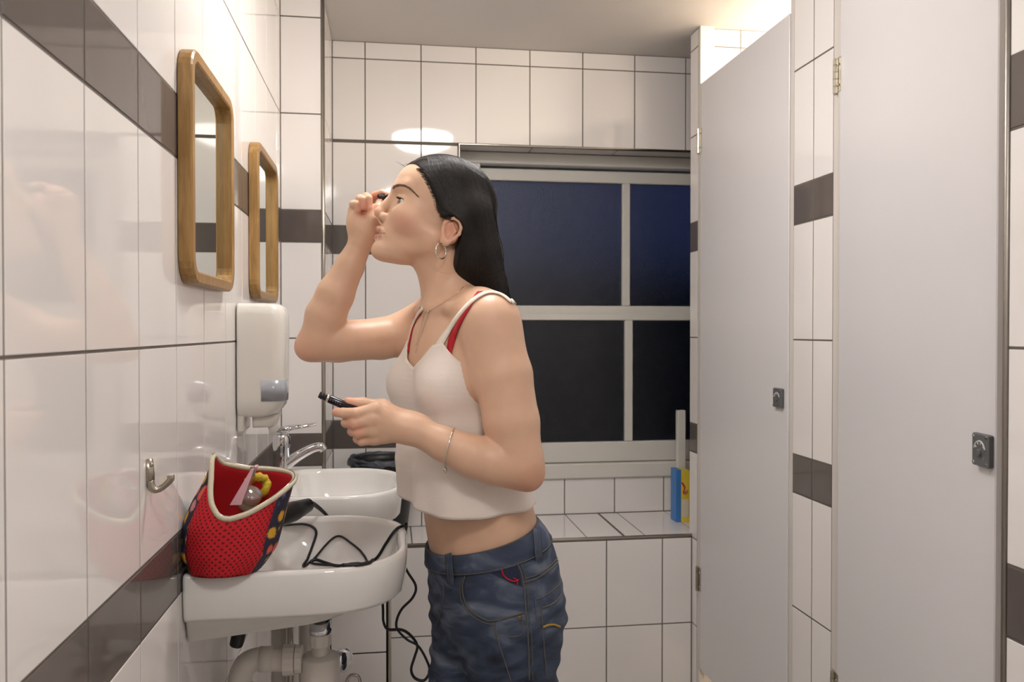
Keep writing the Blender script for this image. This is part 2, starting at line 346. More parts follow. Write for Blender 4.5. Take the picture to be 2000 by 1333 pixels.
wbox('sash_meeting_rail', (xs0, YN+0.052, 1.318), (xs1+0.04, YN+0.085, 1.358))
wbox('sash_stile', (xs0, YN+0.052, 1.358), (0.386, YN+0.085, 1.845))
wbox('sash_stile', (xs1, YN+0.052, 1.358), (xs1+0.04, YN+0.085, 1.845))
wbox('glazing_bar', (xm-0.016, YN+0.050, 1.358), (xm+0.016, YN+0.080, 1.845))
wbox('sash_meeting_rail', (xs0, YN+0.012, 1.300), (xs1+0.04, YN+0.046, 1.327))
wbox('sash_bottom_rail', (xs0, YN+0.012, 0.744), (xs1+0.04, YN+0.046, 0.823), b=0.004)
wbox('sash_stile', (xs0, YN+0.012, 0.823), (0.386, YN+0.046, 1.300))
wbox('sash_stile', (xs1, YN+0.012, 0.823), (xs1+0.04, YN+0.046, 1.300))
wbox('glazing_bar', (xm-0.016, YN+0.010, 0.823), (xm+0.016, YN+0.042, 1.300))
for a, b in ((0.380, xm-0.010), (xm+0.010, xs1+0.006)):
    kobj('pane', *box((a, YN+0.066, 1.350), (b, YN+0.070, 1.853)), M['glass'], win)
    kobj('pane', *box((a, YN+0.026, 0.815), (b, YN+0.030, 1.306)), M['glass'], win)
struct('wall_outside', (-1.5, 4.6, -0.5), (4.0, 4.8, 1.62), mat('dark_yard_wall', srgb(30, 30, 32), 0.9, noise=0.3, nscale=4), 'dark yard wall beyond the window')
# white upright batten at the end of the ledge
bat = obj('ledge_batten', *bbox((1.086, 3.06, LEDGE+0.0005), (1.118, 3.085, LEDGE+0.41), 0.002, 1), M['gloss']); tag(bat, 'white upright batten at the window end of the ledge', 'batten')
# ------------------------------------------------------------------ basins
def outline(x0, x1, hw, rb, rf, k=9):         # rounded plan shape: back edge at x0, front edge at x1, local (x, y), counter-clockwise
    P = []
    for cx, cy, r, a0 in ((x1-rf, hw-rf, rf, 0), (x0+rb, hw-rb, rb, 90), (x0+rb, -hw+rb, rb, 180), (x1-rf, -hw+rf, rf, 270)):
        for i in range(k):
            a = math.radians(a0+90*i/(k-1)); P.append((cx+r*math.cos(a), cy+r*math.sin(a)))
    return P
RIM = 0.863
def basin(cy, label):
    e = empty('wash_basin', (XL, cy, RIM), label, 'basin', 'wash basins on the tiled wall')
    D, W, zt = 0.366, 0.212, RIM; B0 = XL+0.001
    def ring(x0, x1, hw, rb, rf, z, sl=0.0): return [(B0+x, cy+y, zt+z+sl*x) for x, y in outline(x0, x1, hw, rb, rf, 12)]
    R = [ring(0.03, D-0.15, W-0.13, 0.02, 0.06, -0.128, 0.10), ring(0.008, D-0.105, W-0.075, 0.02, 0.08, -0.127, 0.10), ring(0.001, D-0.075, W-0.026, 0.012, 0.11, -0.118, 0.10), ring(0.0, D-0.045, W-0.018, 0.01, 0.12, -0.082, 0.02),
         ring(0, D-0.012, W-0.010, 0.008, 0.135, -0.079), ring(0, D-0.006, W-0.005, 0.008, 0.14, -0.072), ring(0, D-0.001, W-0.001, 0.008, 0.145, -0.03), ring(0, D, W, 0.008, 0.145, -0.008),
         ring(0.001, D-0.002, W-0.002, 0.008, 0.145, -0.002), ring(0.003, D-0.005, W-0.005, 0.008, 0.142, 0.0), ring(0.06, D-0.011, W-0.011, 0.04, 0.137, 0.0), ring(0.082, D-0.015, W-0.015, 0.06, 0.133, -0.003),
         ring(0.088, D-0.018, W-0.018, 0.062, 0.131, -0.012), ring(0.094, D-0.024, W-0.024, 0.065, 0.127, -0.04), ring(0.106, D-0.042, W-0.044, 0.07, 0.115, -0.085), ring(0.130, D-0.080, W-0.085, 0.06, 0.088, -0.108), ring(0.19, D-0.15, W-0.18, 0.012, 0.012, -0.114)]
    Vb, Fb = loft(R); b = kobj('bowl', Vb, Fb, M['ceramic'], e, True)
    kobj('drain_ring', *lathe([(0.021, 0.0), (0.021, 0.003), (0.014, 0.003), (0.012, 0.0005)], (B0+0.204, cy, zt-0.1145), (0, 0, 1), 24), M['chrome'], e, True)
    return Vb, Fb
bowlV, bowlF = basin(1.622, 'white ceramic basin holding the red bag and black cord')
basin(2.245, 'white ceramic basin with a chrome tap beside the duct')
# chrome mixer tap on the far basin
tx, ty = XL+0.055, 2.245
tap = empty('mixer_tap', (tx, ty, RIM), 'chrome single lever tap on the far basin', 'tap')
kobj('tap_body', *lathe([(0.026, 0.0), (0.025, 0.006), (0.0215, 0.01), (0.021, 0.085), (0.0225, 0.095), (0.0225, 0.118), (0.016, 0.128)], (tx, ty, RIM), (0, 0, 1), 28), M['chrome'], tap, True)
kobj('spout', *tube(crom([(tx+0.005, ty, 0.905), (tx+0.04, ty, 0.930), (tx+0.078, ty, 0.950), (tx+0.100, ty, 0.954), (tx+0.108, ty, 0.945)], 6), [0.017, 0.0145, 0.0125, 0.012, 0.0115], 16, flat=0.8), M['chrome'], tap, True)
kobj('lever', *join(bbox((tx-0.02, ty-0.014, 0.994), (tx+0.022, ty+0.014, 1.010), 0.005, 2), tube([(tx+0.01, ty, 1.004), (tx+0.045, ty, 1.008), (tx+0.088, ty, 1.014)], [0.009, 0.007, 0.005], 12, flat=0.5)), M['chrome'], tap, True)
# ------------------------------------------------------------------ waste pipes under the near basin
px_, py_ = XL+0.203, 1.622; zb = 0.726
trap = empty('waste_trap', (px_, py_, 0.55), 'white plastic bottle trap with elbow pipe under the near basin', 'pipe')
kobj('rubber_seal', *lathe([(0.016, 0.026), (0.026, 0.022), (0.036, 0.004), (0.034, 0.0), (0.030, -0.008), (0.020, -0.016)], (px_, py_, zb), (0, 0, 1), 28), M['black'], trap, True)
kobj('waste_collar', *lathe([(0.021, 0), (0.021, -0.016), (0.0235, -0.018), (0.0235, -0.026), (0.020, -0.028)], (px_, py_, zb-0.014), (0, 0, 1), 28), M['chrome'], trap, True)
kobj('lock_nut', *lathe([(0.021, 0), (0.0215, -0.002), (0.0215, -0.022), (0.018, -0.024)], (px_, py_, zb-0.042), (0, 0, 1), 12), M['pvc'], trap)
kobj('inlet_pipe', *lathe([(0.0165, 0), (0.0165, -0.06)], (px_, py_, zb-0.062), (0, 0, 1), 24), M['pvc'], trap, True)
kobj('trap_bottle', *lathe([(0.014, 0.0), (0.034, -0.003), (0.0365, -0.008), (0.0365, -0.085), (0.034, -0.09), (0.034, -0.12), (0.028, -0.128), (0.004, -0.13)], (px_, py_, zb-0.082), (0, 0, 1), 32), M['pvc'], trap, True)
zc = zb-0.090
kobj('outlet_nut', *lathe([(0.019, -0.002), (0.026, 0.0), (0.0265, 0.012), (0.024, 0.013), (0.0285, 0.014), (0.0285, 0.034), (0.021, 0.036)], (px_-0.034, py_, zc), (-1, 0, 0.0), 16), M['pvc'], trap)
kobj('elbow_pipe', *tube(crom([(px_-0.066, py_, zc), (px_-0.09, py_, zc+0.002), (px_-0.118, py_, zc+0.004), (px_-0.138, py_, zc-0.006), (px_-0.147, py_, zc-0.028), (px_-0.147, py_, zc-0.05)], 7), 0.0215, 20), M['pvc'], trap, True)
kobj('elbow_collar', *lathe([(0.0235, 0), (0.0235, 0.024)], (px_-0.112, py_, zc+0.004), (1, 0, -0.04), 24), M['pvc'], trap, True)
kobj('down_pipe', *lathe([(0.0245, 0.0), (0.0245, -0.02), (0.0215, -0.022), (0.0215, -0.565)], (px_-0.147, py_, zc-0.042), (0, 0, 1), 24), M['pvc'], trap, True)
# supply pipes and fixings behind
sp = empty('supply_pipes', (XL+0.06, 1.75, 0.0), 'pair of upright white supply pipes with steel valve behind the trap', 'pipe')
kobj('riser_pipe', *cyl((XL+0.105, 1.79, 0.0), (XL+0.105, 1.79, 0.745), 0.016), M['pvc'], sp, True)
kobj('riser_pipe', *cyl((XL+0.16, 1.80, 0.0), (XL+0.16, 1.80, 0.745), 0.016), M['pvc'], sp, True)
kobj('steel_tube', *cyl((XL+0.132, 1.76, 0.25), (XL+0.132, 1.76, 0.745), 0.007), M['steel'], sp, True)
kobj('bent_tube', *tube(crom([atY(675, 1345, 1.76), atY(680, 1326, 1.76), atY(690, 1319, 1.76), atY(701, 1324, 1.76), atY(705, 1345, 1.76)], 6), 0.0035, 10), M['steel'], sp, True)
vl = empty('stop_valve', tuple(atY(671, 1290, 1.80)), 'round chrome stop valve knob beside the bottle trap', 'valve')
c_ = atY(671, 1290, 1.80)
kobj('valve_knob', *lathe([(0.012, -0.012), (0.024, -0.008), (0.025, 0.004), (0.018, 0.01), (0.008, 0.012)], c_, (0.75, -0.6, 0.1), 20), M['chrome'], vl, True)
kobj('valve_stem', *cyl(c_, c_+Vector((-0.05, 0.03, 0)), 0.008), M['chrome'], vl, True)
p0 = atY(460, 1252, 1.60)
fx = obj('pipe_cap', *lathe([(0.009, 0.0), (0.012, 0.003), (0.013, 0.024), (0.010, 0.03)], p0+Vector((0, 0, -0.012)), (0.25, 0.1, 1), 20), M['black'], None, True); tag(fx, 'dark rubber cap on a fixing under the near basin', 'fixing')
# ------------------------------------------------------------------ mirrors
def rrect(hw, hh, r, k=7):
    P = []
    for cx, cz, a0 in ((hw-r, hh-r, 0), (-hw+r, hh-r, 90), (-hw+r, -hh+r, 180), (hw-r, -hh+r, 270)):
        for i in range(k):
            a = math.radians(a0+90*i/(k-1)); P.append((cx+r*math.cos(a), cz+r*math.sin(a)))
    return P
def mirror(yc, zc, label):
    e = empty('wall_mirror', (XL, yc, zc), label, 'mirror', 'oak framed mirrors above the basins'); hw, hh, t, f = 0.183, 0.192, 0.024, 0.021
    R = lambda ins, x, r: [(XL+x, yc+a, zc+b) for a, b in rrect(hw-ins, hh-ins, r)]
    rings = [R(0.002, 0.0005, 0.045), R(0, 0.002, 0.046), R(0, t-0.003, 0.046), R(0.003, t, 0.044), R(f-0.003, t, 0.028), R(f, t-0.002, 0.026), R(f, 0.004, 0.026)]
    kobj('mirror_frame', *loft(rings, True, False, False), M['oak'], e, False)
    kobj('mirror_glass', [(XL+0.0075, yc+a, zc+b) for a, b in rrect(hw-f+0.001, hh-f+0.001, 0.026)]+[(XL+0.004, yc+a, zc+b) for a, b in rrect(hw-f+0.001, hh-f+0.001, 0.026)],
         loft([[(0, 0, 0)]*28]*2)[1], M['mirror'], e)
    return e
mirror(1.582, 1.529, 'oak framed rounded mirror above the basin with the red bag')
mirror(2.262, 1.529, 'oak framed rounded mirror above the basin with the tap')
# ------------------------------------------------------------------ soap dispenser
dy, dz = 1.955, 1.192
dsp = empty('soap_dispenser', (XL, dy, dz), 'white wall soap dispenser with grey level window', 'dispenser')
def dring(x0, x1, hw, r, z): return [(XL+0.002+x, dy+y, z) for x, y in outline(x0, x1, hw, 0.006, r, 8)]
kobj('cover', *loft([dring(0, 0.060, 0.040, 0.02, 1.068), dring(0, 0.085, 0.050, 0.028, 1.076), dring(0, 0.098, 0.055, 0.03, 1.092), dring(0, 0.102, 0.056, 0.03, 1.11), dring(0, 0.104, 0.056, 0.03, 1.26), dring(0, 0.104, 0.056, 0.03, 1.296), dring(0, 0.098, 0.053, 0.028, 1.312), dring(0, 0.086, 0.046, 0.025, 1.319), dring(0, 0.06, 0.03, 0.02, 1.321)]), M['plastic'], dsp, True)
def shell(x0, x1, hw, r, z, a=6, b=24): P = dring(x0, x1, hw, r, z); return P
Pn = [p for p in outline(0, 0.1052, 0.0572, 0.006, 0.031, 8)]
sel = Pn[26:32]                                   # near front corner
for nm, z0, z1, mm in (('level_window', 1.104, 1.150, 'smoke'),):
    fr = [(XL+0.055, dy-0.0572)]+[(XL+0.002+x, dy+y) for x, y in Pn[24:32]]+[(XL+0.002+0.1052, dy-0.005)]
    fr = [(x, y) for x, y in fr if x > XL+0.05]
    V = [(x, y, z0) for x, y in fr]+[(x, y, z1) for x, y in fr]+[(x*1.0+0.003*(-1 if True else 0), y+0.003, z0) for x, y in fr]+[(x-0.003, y+0.003, z1) for x, y in fr]
    n = len(fr); Fs = []
    for i in range(n-1):
        Fs += [(i, i+1, n+i+1, n+i), (2*n+i+1, 2*n+i, 3*n+i, 3*n+i+1), (n+i, n+i+1, 3*n+i+1, 3*n+i), (i+1, i, 2*n+i, 2*n+i+1)]
    kobj(nm, V, Fs, M[mm], dsp, True)
kobj('back_plate', *bbox((XL+0.001, dy-0.045, 1.036), (XL+0.016, dy+0.045, 1.09), 0.004, 2), M['plastic'], dsp, True)
kobj('push_lever', *loft([[(XL+0.03+x, dy+y, z) for x, y in outline(0, 0.060-i*0.006, 0.026-i*0.003, 0.005, 0.012, 6)] for i, z in enumerate((1.072, 1.056, 1.046, 1.042))]), M['plastic'], dsp, True)
kobj('nozzle', *lathe([(0.010, 0), (0.011, -0.012), (0.007, -0.03), (0.004, -0.031)], (XL+0.072, dy, 1.054), (0, 0, 1), 16), M['plastic'], dsp, True)
# ------------------------------------------------------------------ coat hook
hk = empty('coat_hook', tuple(atX(290, 930, XL)), 'satin metal coat hook on the left tiled wall', 'hook')
hb_ = atX(287, 900, XL); ht = atX(290, 955, XL)
yh = hb_.y
kobj('hook_plate', *tube([(XL+0.002, yh, hb_.z+0.002), (XL+0.004, yh, (hb_.z+ht.z)/2), (XL+0.004, yh+0.002, ht.z+0.004)], [0.0062, 0.0066, 0.0055], 12, flat=0.7), M['nickel'], hk, True)
tip = atY(333, 929, yh+0.004)
kobj('hook_arm', *tube(crom([(XL+0.004, yh, ht.z+0.012), (XL+0.008, yh, ht.z), (XL+0.018, yh+0.002, ht.z+0.001), ((XL+0.03+tip.x)/2, yh+0.003, (ht.z+0.012+tip.z)/2-0.003), tip], 6), [0.005, 0.0055, 0.0045, 0.0042, 0.005, 0.0052], 12), M['nickel'], hk, True)
for dz_ in (-0.006, -0.03): kobj('hook_screw', *lathe([(0.0032, 0.0), (0.0022, 0.0018)], (XL+0.0066, yh-0.002, hb_.z+dz_), (1, -0.4, 0), 10), M['steel'], hk, True)
# ------------------------------------------------------------------ black bin and carton on the ledge
bx_, by_ = -0.025, 2.93
bn = empty('waste_bin', (bx_, by_, LEDGE), 'small black waste bin with a crumpled liner on the ledge', 'bin')
kobj('bin_body', *lathe([(0.075, 0.001), (0.082, 0.004), (0.112, 0.255), (0.118, 0.257), (0.118, 0.272), (0.108, 0.272), (0.105, 0.25), (0.074, 0.012), (0.01, 0.01)], (bx_, by_, LEDGE), (0, 0, 1), 36), M['blackplastic'], bn, True)
M['liner'] = mat('grey_bin_liner', srgb(70, 74, 82), 0.35, noise=0.3, nscale=25, bump=0.5, bscale=60)
random.seed(3); lr = []
for i in range(5):
    lr.append([(bx_+(0.119-0.004*i+0.004*random.random())*math.cos(2*math.pi*k/40), by_+(0.119-0.004*i+0.004*random.random())*math.sin(2*math.pi*k/40), LEDGE+[0.255, 0.268, 0.276, 0.270, 0.24][i]+0.008*random.random()) for k in range(40)])
kobj('bin_liner', *loft(lr, True, False, False), M['liner'], bn, True)
ct = empty('cleaner_carton', (1.0810, 3.0, LEDGE), 'blue and yellow carton standing on the ledge against the partition', 'carton')
M['blue'] = mat('blue_card', srgb(66, 130, 200), 0.45, noise=0.12, nscale=12); M['yellow'] = mat('yellow_card', srgb(232, 205, 70), 0.45, noise=0.1, nscale=30)
M['magenta'] = mat('magenta_print', srgb(205, 40, 110), 0.45); M['cream_p'] = mat('pale_print', srgb(226, 215, 190), 0.5)
kobj('carton_side', *bbox((1.0530, 2.985, LEDGE+0.0005), (1.0730, 3.045, LEDGE+0.196), 0.001, 1), M['blue'], ct)
kobj('carton_front', *bbox((1.0735, 2.984, LEDGE+0.0005), (1.1070, 3.046, LEDGE+0.192), 0.001, 1), M['yellow'], ct)
kobj('print_patch', *tube(crom([(1.0750, 2.9835, LEDGE+0.15), (1.0870, 2.9835, LEDGE+0.13), (1.0810, 2.9835, LEDGE+0.11), (1.0950, 2.9835, LEDGE+0.12)], 5), 0.006, 8, flat=0.2), M['magenta'], ct)
kobj('print_patch', *bbox((1.0750, 2.983, LEDGE+0.02), (1.1030, 2.9842, LEDGE+0.085), 0.0004, 1), M['cream_p'], ct)
# ------------------------------------------------------------------ cosmetic bag
def dots_mat():
    m = mat('red_polka_cotton', srgb(200, 26, 38), 0.75, bump=0.25, bscale=700); nt = m.node_tree; b = nt.nodes['Principled BSDF']
    tc = nt.nodes.new('ShaderNodeTexCoord'); mp = nt.nodes.new('ShaderNodeMapping'); mp.inputs['Rotation'].default_value = (0, 0, 0.78)
    vo = nt.nodes.new('ShaderNodeTexVoronoi'); vo.voronoi_dimensions = '2D'; vo.inputs['Scale'].default_value = 1; vo.inputs['Randomness'].default_value = 0.0
    lt = nt.nodes.new('ShaderNodeMath'); lt.operation = 'LESS_THAN'; lt.inputs[1].default_value = 0.26
    mx = nt.nodes.new('ShaderNodeMixRGB'); mx.inputs[1].default_value = srgb(206, 24, 38); mx.inputs[2].default_value = srgb(110, 10, 20)
    mp.inputs['Scale'].default_value = (14, 14, 14)
    nt.links.new(tc.outputs['UV'], mp.inputs[0]); nt.links.new(mp.outputs[0], vo.inputs['Vector']); nt.links.new(vo.outputs['Distance'], lt.inputs[0]); nt.links.new(lt.outputs[0], mx.inputs[0]); nt.links.new(mx.outputs[0], b.inputs['Base Color'])
    return m
def floral_mat():
    m = mat('navy_floral_cotton', srgb(40, 38, 62), 0.75); nt = m.node_tree; b = nt.nodes['Principled BSDF']
    tc = nt.nodes.new('ShaderNodeTexCoord'); vo = nt.nodes.new('ShaderNodeTexVoronoi'); vo.inputs['Scale'].default_value = 46
    nz = nt.nodes.new('ShaderNodeTexNoise'); nz.inputs['Scale'].default_value = 90
    ad = nt.nodes.new('ShaderNodeVectorMath'); ad.operation = 'MULTIPLY_ADD'; ad.inputs[1].default_value = (0.012, 0.012, 0.012)
    nt.links.new(nz.outputs['Color'], ad.inputs[0]); nt.links.new(tc.outputs['Object'], ad.inputs[2]); nt.links.new(ad.outputs[0], vo.inputs['Vector'])
    lt = nt.nodes.new('ShaderNodeMath'); lt.operation = 'LESS_THAN'; lt.inputs[1].default_value = 0.46
    cr = nt.nodes.new('ShaderNodeValToRGB'); cr.color_ramp.interpolation = 'CONSTANT'; e = cr.color_ramp.elements
    e[0].position = 0; e[0].color = srgb(40, 38, 60); e[1].position = 0.22; e[1].color = srgb(222, 170, 50)
    for p, c in ((0.40, srgb(225, 100, 80)), (0.58, srgb(120, 130, 175)), (0.72, srgb(215, 150, 150)), (0.84, srgb(40, 38, 60))): q = e.new(p); q.color = c
    sx = nt.nodes.new('ShaderNodeSeparateColor'); nt.links.new(vo.outputs['Color'], sx.inputs[0]); nt.links.new(sx.outputs[0], cr.inputs[0])
    mx = nt.nodes.new('ShaderNodeMixRGB'); mx.inputs[1].default_value = srgb(40, 38, 60)
    nt.links.new(vo.outputs['Distance'], lt.inputs[0]); nt.links.new(lt.outputs[0], mx.inputs[0]); nt.links.new(cr.outputs[0], mx.inputs[2]); nt.links.new(mx.outputs[0], b.inputs['Base Color'])
    return m
M['dots'] = dots_mat(); M['floral'] = floral_mat(); M['zip'] = mat('cream_zip_tape', srgb(205, 196, 172), 0.7, bump=0.3, bscale=500); M['lining'] = mat('red_lining', srgb(190, 22, 34), 0.8)
YBAG = 1.452
bag = empty('cosmetic_bag', (-0.26, YBAG, RIM+0.001), 'open red polka dot cosmetic bag with navy floral sides on the near basin', 'bag')
hz = np.array([0.864, 0.895, 0.945, 0.985, 1.02, 1.05]); cu = np.array([443, 449, 459, 476, 492, 500]); hwp = np.array([66, 86, 92, 88, 82, 78])
def bagpt(a, z, ins=0.0):
    u = float(np.interp(z, hz, cu)); hw = float(np.interp(z, hz, hwp))/1634*1.44 - ins
    X = atY(u, 900, YBAG).x; ry = float(np.interp(z, hz, [0.066, 0.074, 0.074, 0.066, 0.054, 0.046])) - ins
    ca, sa = math.cos(a), math.sin(a)
    return (X+hw*math.copysign(abs(ca)**0.85, ca), YBAG+ry*math.copysign(abs(sa)**0.85, sa), z)
ra = np.radians([0, 25, 60, 100, 140, 172, 190, 208, 226, 244, 258, 268, 284, 300, 320, 340, 360]); rh = [0.142, 0.148, 0.152, 0.156, 0.168, 0.186, 0.186, 0.172, 0.146, 0.118, 0.100, 0.094, 0.102, 0.114, 0.128, 0.138, 0.142]
def rim(a): return 0.864+float(np.interp(a % (2*math.pi), ra, rh))
def bag_panel(name, a0, a1, m, ins=0.0, flip=False, zlo=0.0):
    na, nz_ = max(4, int(math.degrees(a1-a0)/5)), 16; V = []; UV = []
    for j in range(nz_+1):
        t = zlo+(1-zlo)*j/nz_
        for i in range(na+1):
            a = a0+(a1-a0)*i/na; z = 0.864+(rim(a)-0.864)*t
            wr = 0.0012*math.sin(7*a+40*z)+0.0008*math.sin(13*a-90*z)
            p = bagpt(a, z, ins+wr*(1-t)); V.append(p); UV.append((a*0.085*1.0/0.1, (z-0.864)/0.1))
    Fs = [(j*(na+1)+i, j*(na+1)+i+1, (j+1)*(na+1)+i+1, (j+1)*(na+1)+i) for j in range(nz_) for i in range(na)]
    if flip: Fs = [f[::-1] for f in Fs]
    o = kobj(name, V, Fs, m, bag, True); uv = o.data.uv_layers.new(name='UVMap')
    for l in o.data.loops: uv.data[l.index].uv = UV[l.vertex_index]
    sm = o.modifiers.new('thick', 'SOLIDIFY'); sm.thickness = 0.002; sm.offset = -1
    return o
d2r = math.radians
bag_panel('front_panel', d2r(219), d2r(318), M['dots']); bag_panel('side_panel', d2r(318), d2r(400), M['floral']); bag_panel('back_panel', d2r(40), d2r(140), M['dots']); bag_panel('side_panel', d2r(140), d2r(219), M['floral'])
bag_panel('lining', 0, 2*math.pi, M['lining'], 0.0035, True)
kobj('bag_base', [bagpt(2*math.pi*k/48, 0.864) for k in range(48)], [tuple(range(47, -1, -1))], M['dots'], bag)
zp = [Vector(bagpt(2*math.pi*k/72, rim(2*math.pi*k/72))) for k in range(72)]
kobj('zip_tape', *tube(zp, 0.0045, 8, closed=True), M['zip'], bag, True)
kobj('zip_teeth', *tube([p+Vector((0, 0, 0.0040)) for p in zp], 0.0013, 6, closed=True), M['nickel'], bag, True)
pp = atY(494, 914, 1.43)
kobj('zip_pull', *bbox((pp.x-0.004, 1.428, pp.z-0.014), (pp.x+0.004, 1.430, pp.z+0.002), 0.0008, 1), M['nickel'], bag)
# things inside the bag
M['pinkf'] = mat('pale_pink_film', srgb(215, 165, 175), 0.25); M['yel'] = mat('mustard_cloth', srgb(196, 168, 42), 0.7, bump=0.3, bscale=300); M['clear'] = mat('clear_plastic', srgb(235, 235, 232), 0.08, trans=0.85)
a_, b_ = atY(496, 914, 1.44), atY(466, 984, 1.425); q_ = (b_-a_)
card = obj('pink_pouch', *join(loft([[a_+Vector((dx, dy_, 0)) for dx, dy_ in ((-0.002, -0.02), (0.003, -0.02), (0.003, 0.03), (-0.002, 0.03))], [b_+Vector((dx, dy_, 0)) for dx, dy_ in ((-0.012, -0.012), (0.006, -0.012), (0.006, 0.03), (-0.012, 0.03))]])), M['pinkf']); tag(card, 'flat pale pink pouch sticking out of the cosmetic bag', 'pouch')
cy_ = atY(502, 950, 1.462); P_ = [cy_+Vector((0.016*math.cos(t), 0.004*math.sin(3*t), 0.016*math.sin(t))) for t in np.linspace(0, 2*math.pi, 25)[:-1]]
tag(obj('hair_scrunchie', *tube(P_, [0.0075+0.0015*math.sin(9*i) for i in range(24)], 10, closed=True), M['yel'], None, True), 'mustard yellow scrunchie inside the cosmetic bag', 'scrunchie')
cc = atY(487, 974, 1.436); tag(obj('clear_tub', *lathe([(0.016, -0.016), (0.018, -0.014), (0.018, 0.012), (0.014, 0.016), (0.004, 0.017)], cc, (0.4, -0.5, 0.8), 20), M['clear'], None, True), 'small clear plastic tub inside the cosmetic bag', 'tub')
# ------------------------------------------------------------------ hair straightener and its cord
h0 = atY(540, 1012, 1.70); h1 = atY(603, 978, 1.765); h0.z = 0.888; h1.z = 0.900
hs = empty('hair_straightener', (h0.x, h0.y, 0.88), 'black hair straightener lying on the far edge of the near basin', 'straightener')
dirh = (h1-h0).normalized(); back = h0-dirh*0.06
kobj('handle', *tube([back, h0, (h0+h1)/2, h1], [0.014, 0.021, 0.024, 0.016], 14, flat=0.85), M['blackplastic'], hs, True)
kobj('heating_arm', *tube([back+Vector((0, 0, -0.004)), back-dirh*0.05+Vector((0, 0, -0.006))], [0.011, 0.009], 12, flat=0.6), M['black'], hs, True)
def flatcord(name, P, r, parent): return kobj(name, *tube(P, r, 8, flat=0.72), M['black'], parent, True)
flatcord('cord_sleeve', crom([h1, atY(612, 985, 1.80), atY(637, 1006, 1.85), atY(650, 1030, 1.87), atY(640, 1080, 1.88)], 6), [0.006, 0.005, 0.0035, 0.003, 0.003], hs)
from mathutils.bvhtree import BVHTree
bvh = BVHTree.FromPolygons([Vector(v) for v in bowlV], bowlF)
def on_bowl(pts, off=0.0032, k=6):
    out = []
    for p in crom([Vector((u, v, 0)) for u, v in pts], k):
        r = ray(p.x, p.y).normalized(); hit = bvh.ray_cast(CAM, r)
        if hit[0] is None: continue
        n_ = hit[1] if hit[1].dot(r) < 0 else -hit[1]; out.append(hit[0]+n_*off)
    return out
cp1 = on_bowl([(552, 1027), (591, 1024), (611, 1030), (618, 1042), (611, 1066), (599, 1096), (592, 1107), (596, 1108), (615, 1091), (636, 1066), (653, 1051), (667, 1049), (684, 1060), (705, 1077), (718, 1096), (712, 1104), (690, 1107), (660, 1108), (639, 1103), (617, 1096), (608, 1102), (625, 1105), (663, 1107), (690, 1106), (718, 1103), (739, 1090), (756, 1063), (773, 1039), (788, 1030)])
k0 = cp1[-1]; cpts = []
cpts += [k0, k0+Vector((0.005, 0.012, -0.0005)), atY(789, 1058, 1.765), atY(788, 1095, 1.765), atY(795, 1116, 1.75), atY(812, 1145, 1.715), atY(806, 1168, 1.715), atY(785, 1190, 1.715), atY(775, 1212, 1.715), atY(776, 1230, 1.715), atY(795, 1250, 1.713), atY(817, 1263, 1.71), atY(833, 1290, 1.71), atY(839, 1312, 1.715), atY(828, 1330, 1.72), atY(810, 1325, 1.722), atY(803, 1308, 1.725), atY(810, 1283, 1.73), atY(815, 1262, 1.735), atY(803, 1243, 1.735), atY(785, 1231, 1.735), atY(758, 1230, 1.73), atY(749, 1215, 1.73), atY(748, 1190, 1.735), atY(745, 1150, 1.75)]
flatcord('power_cord', cp1+crom(cpts, 5), 0.0031, hs)
# ================================================================== the person: signed distance fields -> one continuous skin surface
f32 = np.float32
def V3(p): return np.array(p, dtype=f32)
def px(u, v, Y): return np.array(atY(u, v, Y), dtype=f32)
class Field:
    def __init__(s): s.P = []
    def add(s, fn, c, R, k=0.01, op='u'): s.P.append((fn, V3(c), float(R), float(k), op)); return s
    def cone(s, a, b, ra, rb, k=0.01, op='u'):
        a, b = V3(a), V3(b); ba = b-a; L = float(ba @ ba) or 1e-9
        def fn(p):
            pa = p-a; h = np.clip((pa @ ba)/L, 0, 1); q = pa-h[:, None]*ba
            return np.sqrt((q*q).sum(1))-(ra+(rb-ra)*h)
        return s.add(fn, (a+b)/2, math.sqrt(L)/2+max(ra, rb), k, op)
    def chain(s, pts, rs, k=0.01, k0=None):
        for i in range(len(pts)-1): s.cone(pts[i], pts[i+1], rs[i], rs[i+1], k if i or k0 is None else k0)
        return s
    def ell(s, c, r, axes=None, k=0.01, op='u'):
        c = V3(c); r = V3(r); A = np.eye(3, dtype=f32) if axes is None else np.array(axes, dtype=f32)   # rows are axes
        def fn(p):
            q = (p-c) @ A.T; k0 = np.sqrt(((q/r)**2).sum(1)); k1 = np.sqrt(((q/(r*r))**2).sum(1))
            return k0*(k0-1)/np.maximum(k1, 1e-6)
        return s.add(fn, c, float(r.max()), k, op)
    def __call__(s, p):
        p = np.ascontiguousarray(p, dtype=f32); d = np.full(len(p), 1.0, dtype=f32)
        for fn, c, R, k, op in s.P:
            q = p-c; m = np.nonzero((q*q).sum(1) < (R+0.05+k)**2)[0]
            if len(m) == 0: continue
            b = fn(p[m]).astype(f32); a = d[m]
            if op == 'u': h = np.maximum(k-np.abs(a-b), 0)/k; d[m] = np.minimum(a, b)-h*h*k*0.25
            else: b = -b; h = np.maximum(k-np.abs(a-b), 0)/k; d[m] = np.maximum(a, b)+h*h*k*0.25
        return d
    def grad(s, p, e=0.0008):
        g = np.zeros_like(p)
        for i in range(3):
            o = np.zeros(3, dtype=f32); o[i] = e; g[:, i] = s(p+o)-s(p-o)
        return g/np.maximum(np.linalg.norm(g, axis=1), 1e-9)[:, None]
def axis(segs):
    out = [segs[0][0]]
    for a, b, h in segs: n = max(1, int(round((b-a)/h))); out += list(np.linspace(a, b, n+1)[1:])
    return np.array(out, dtype=f32)
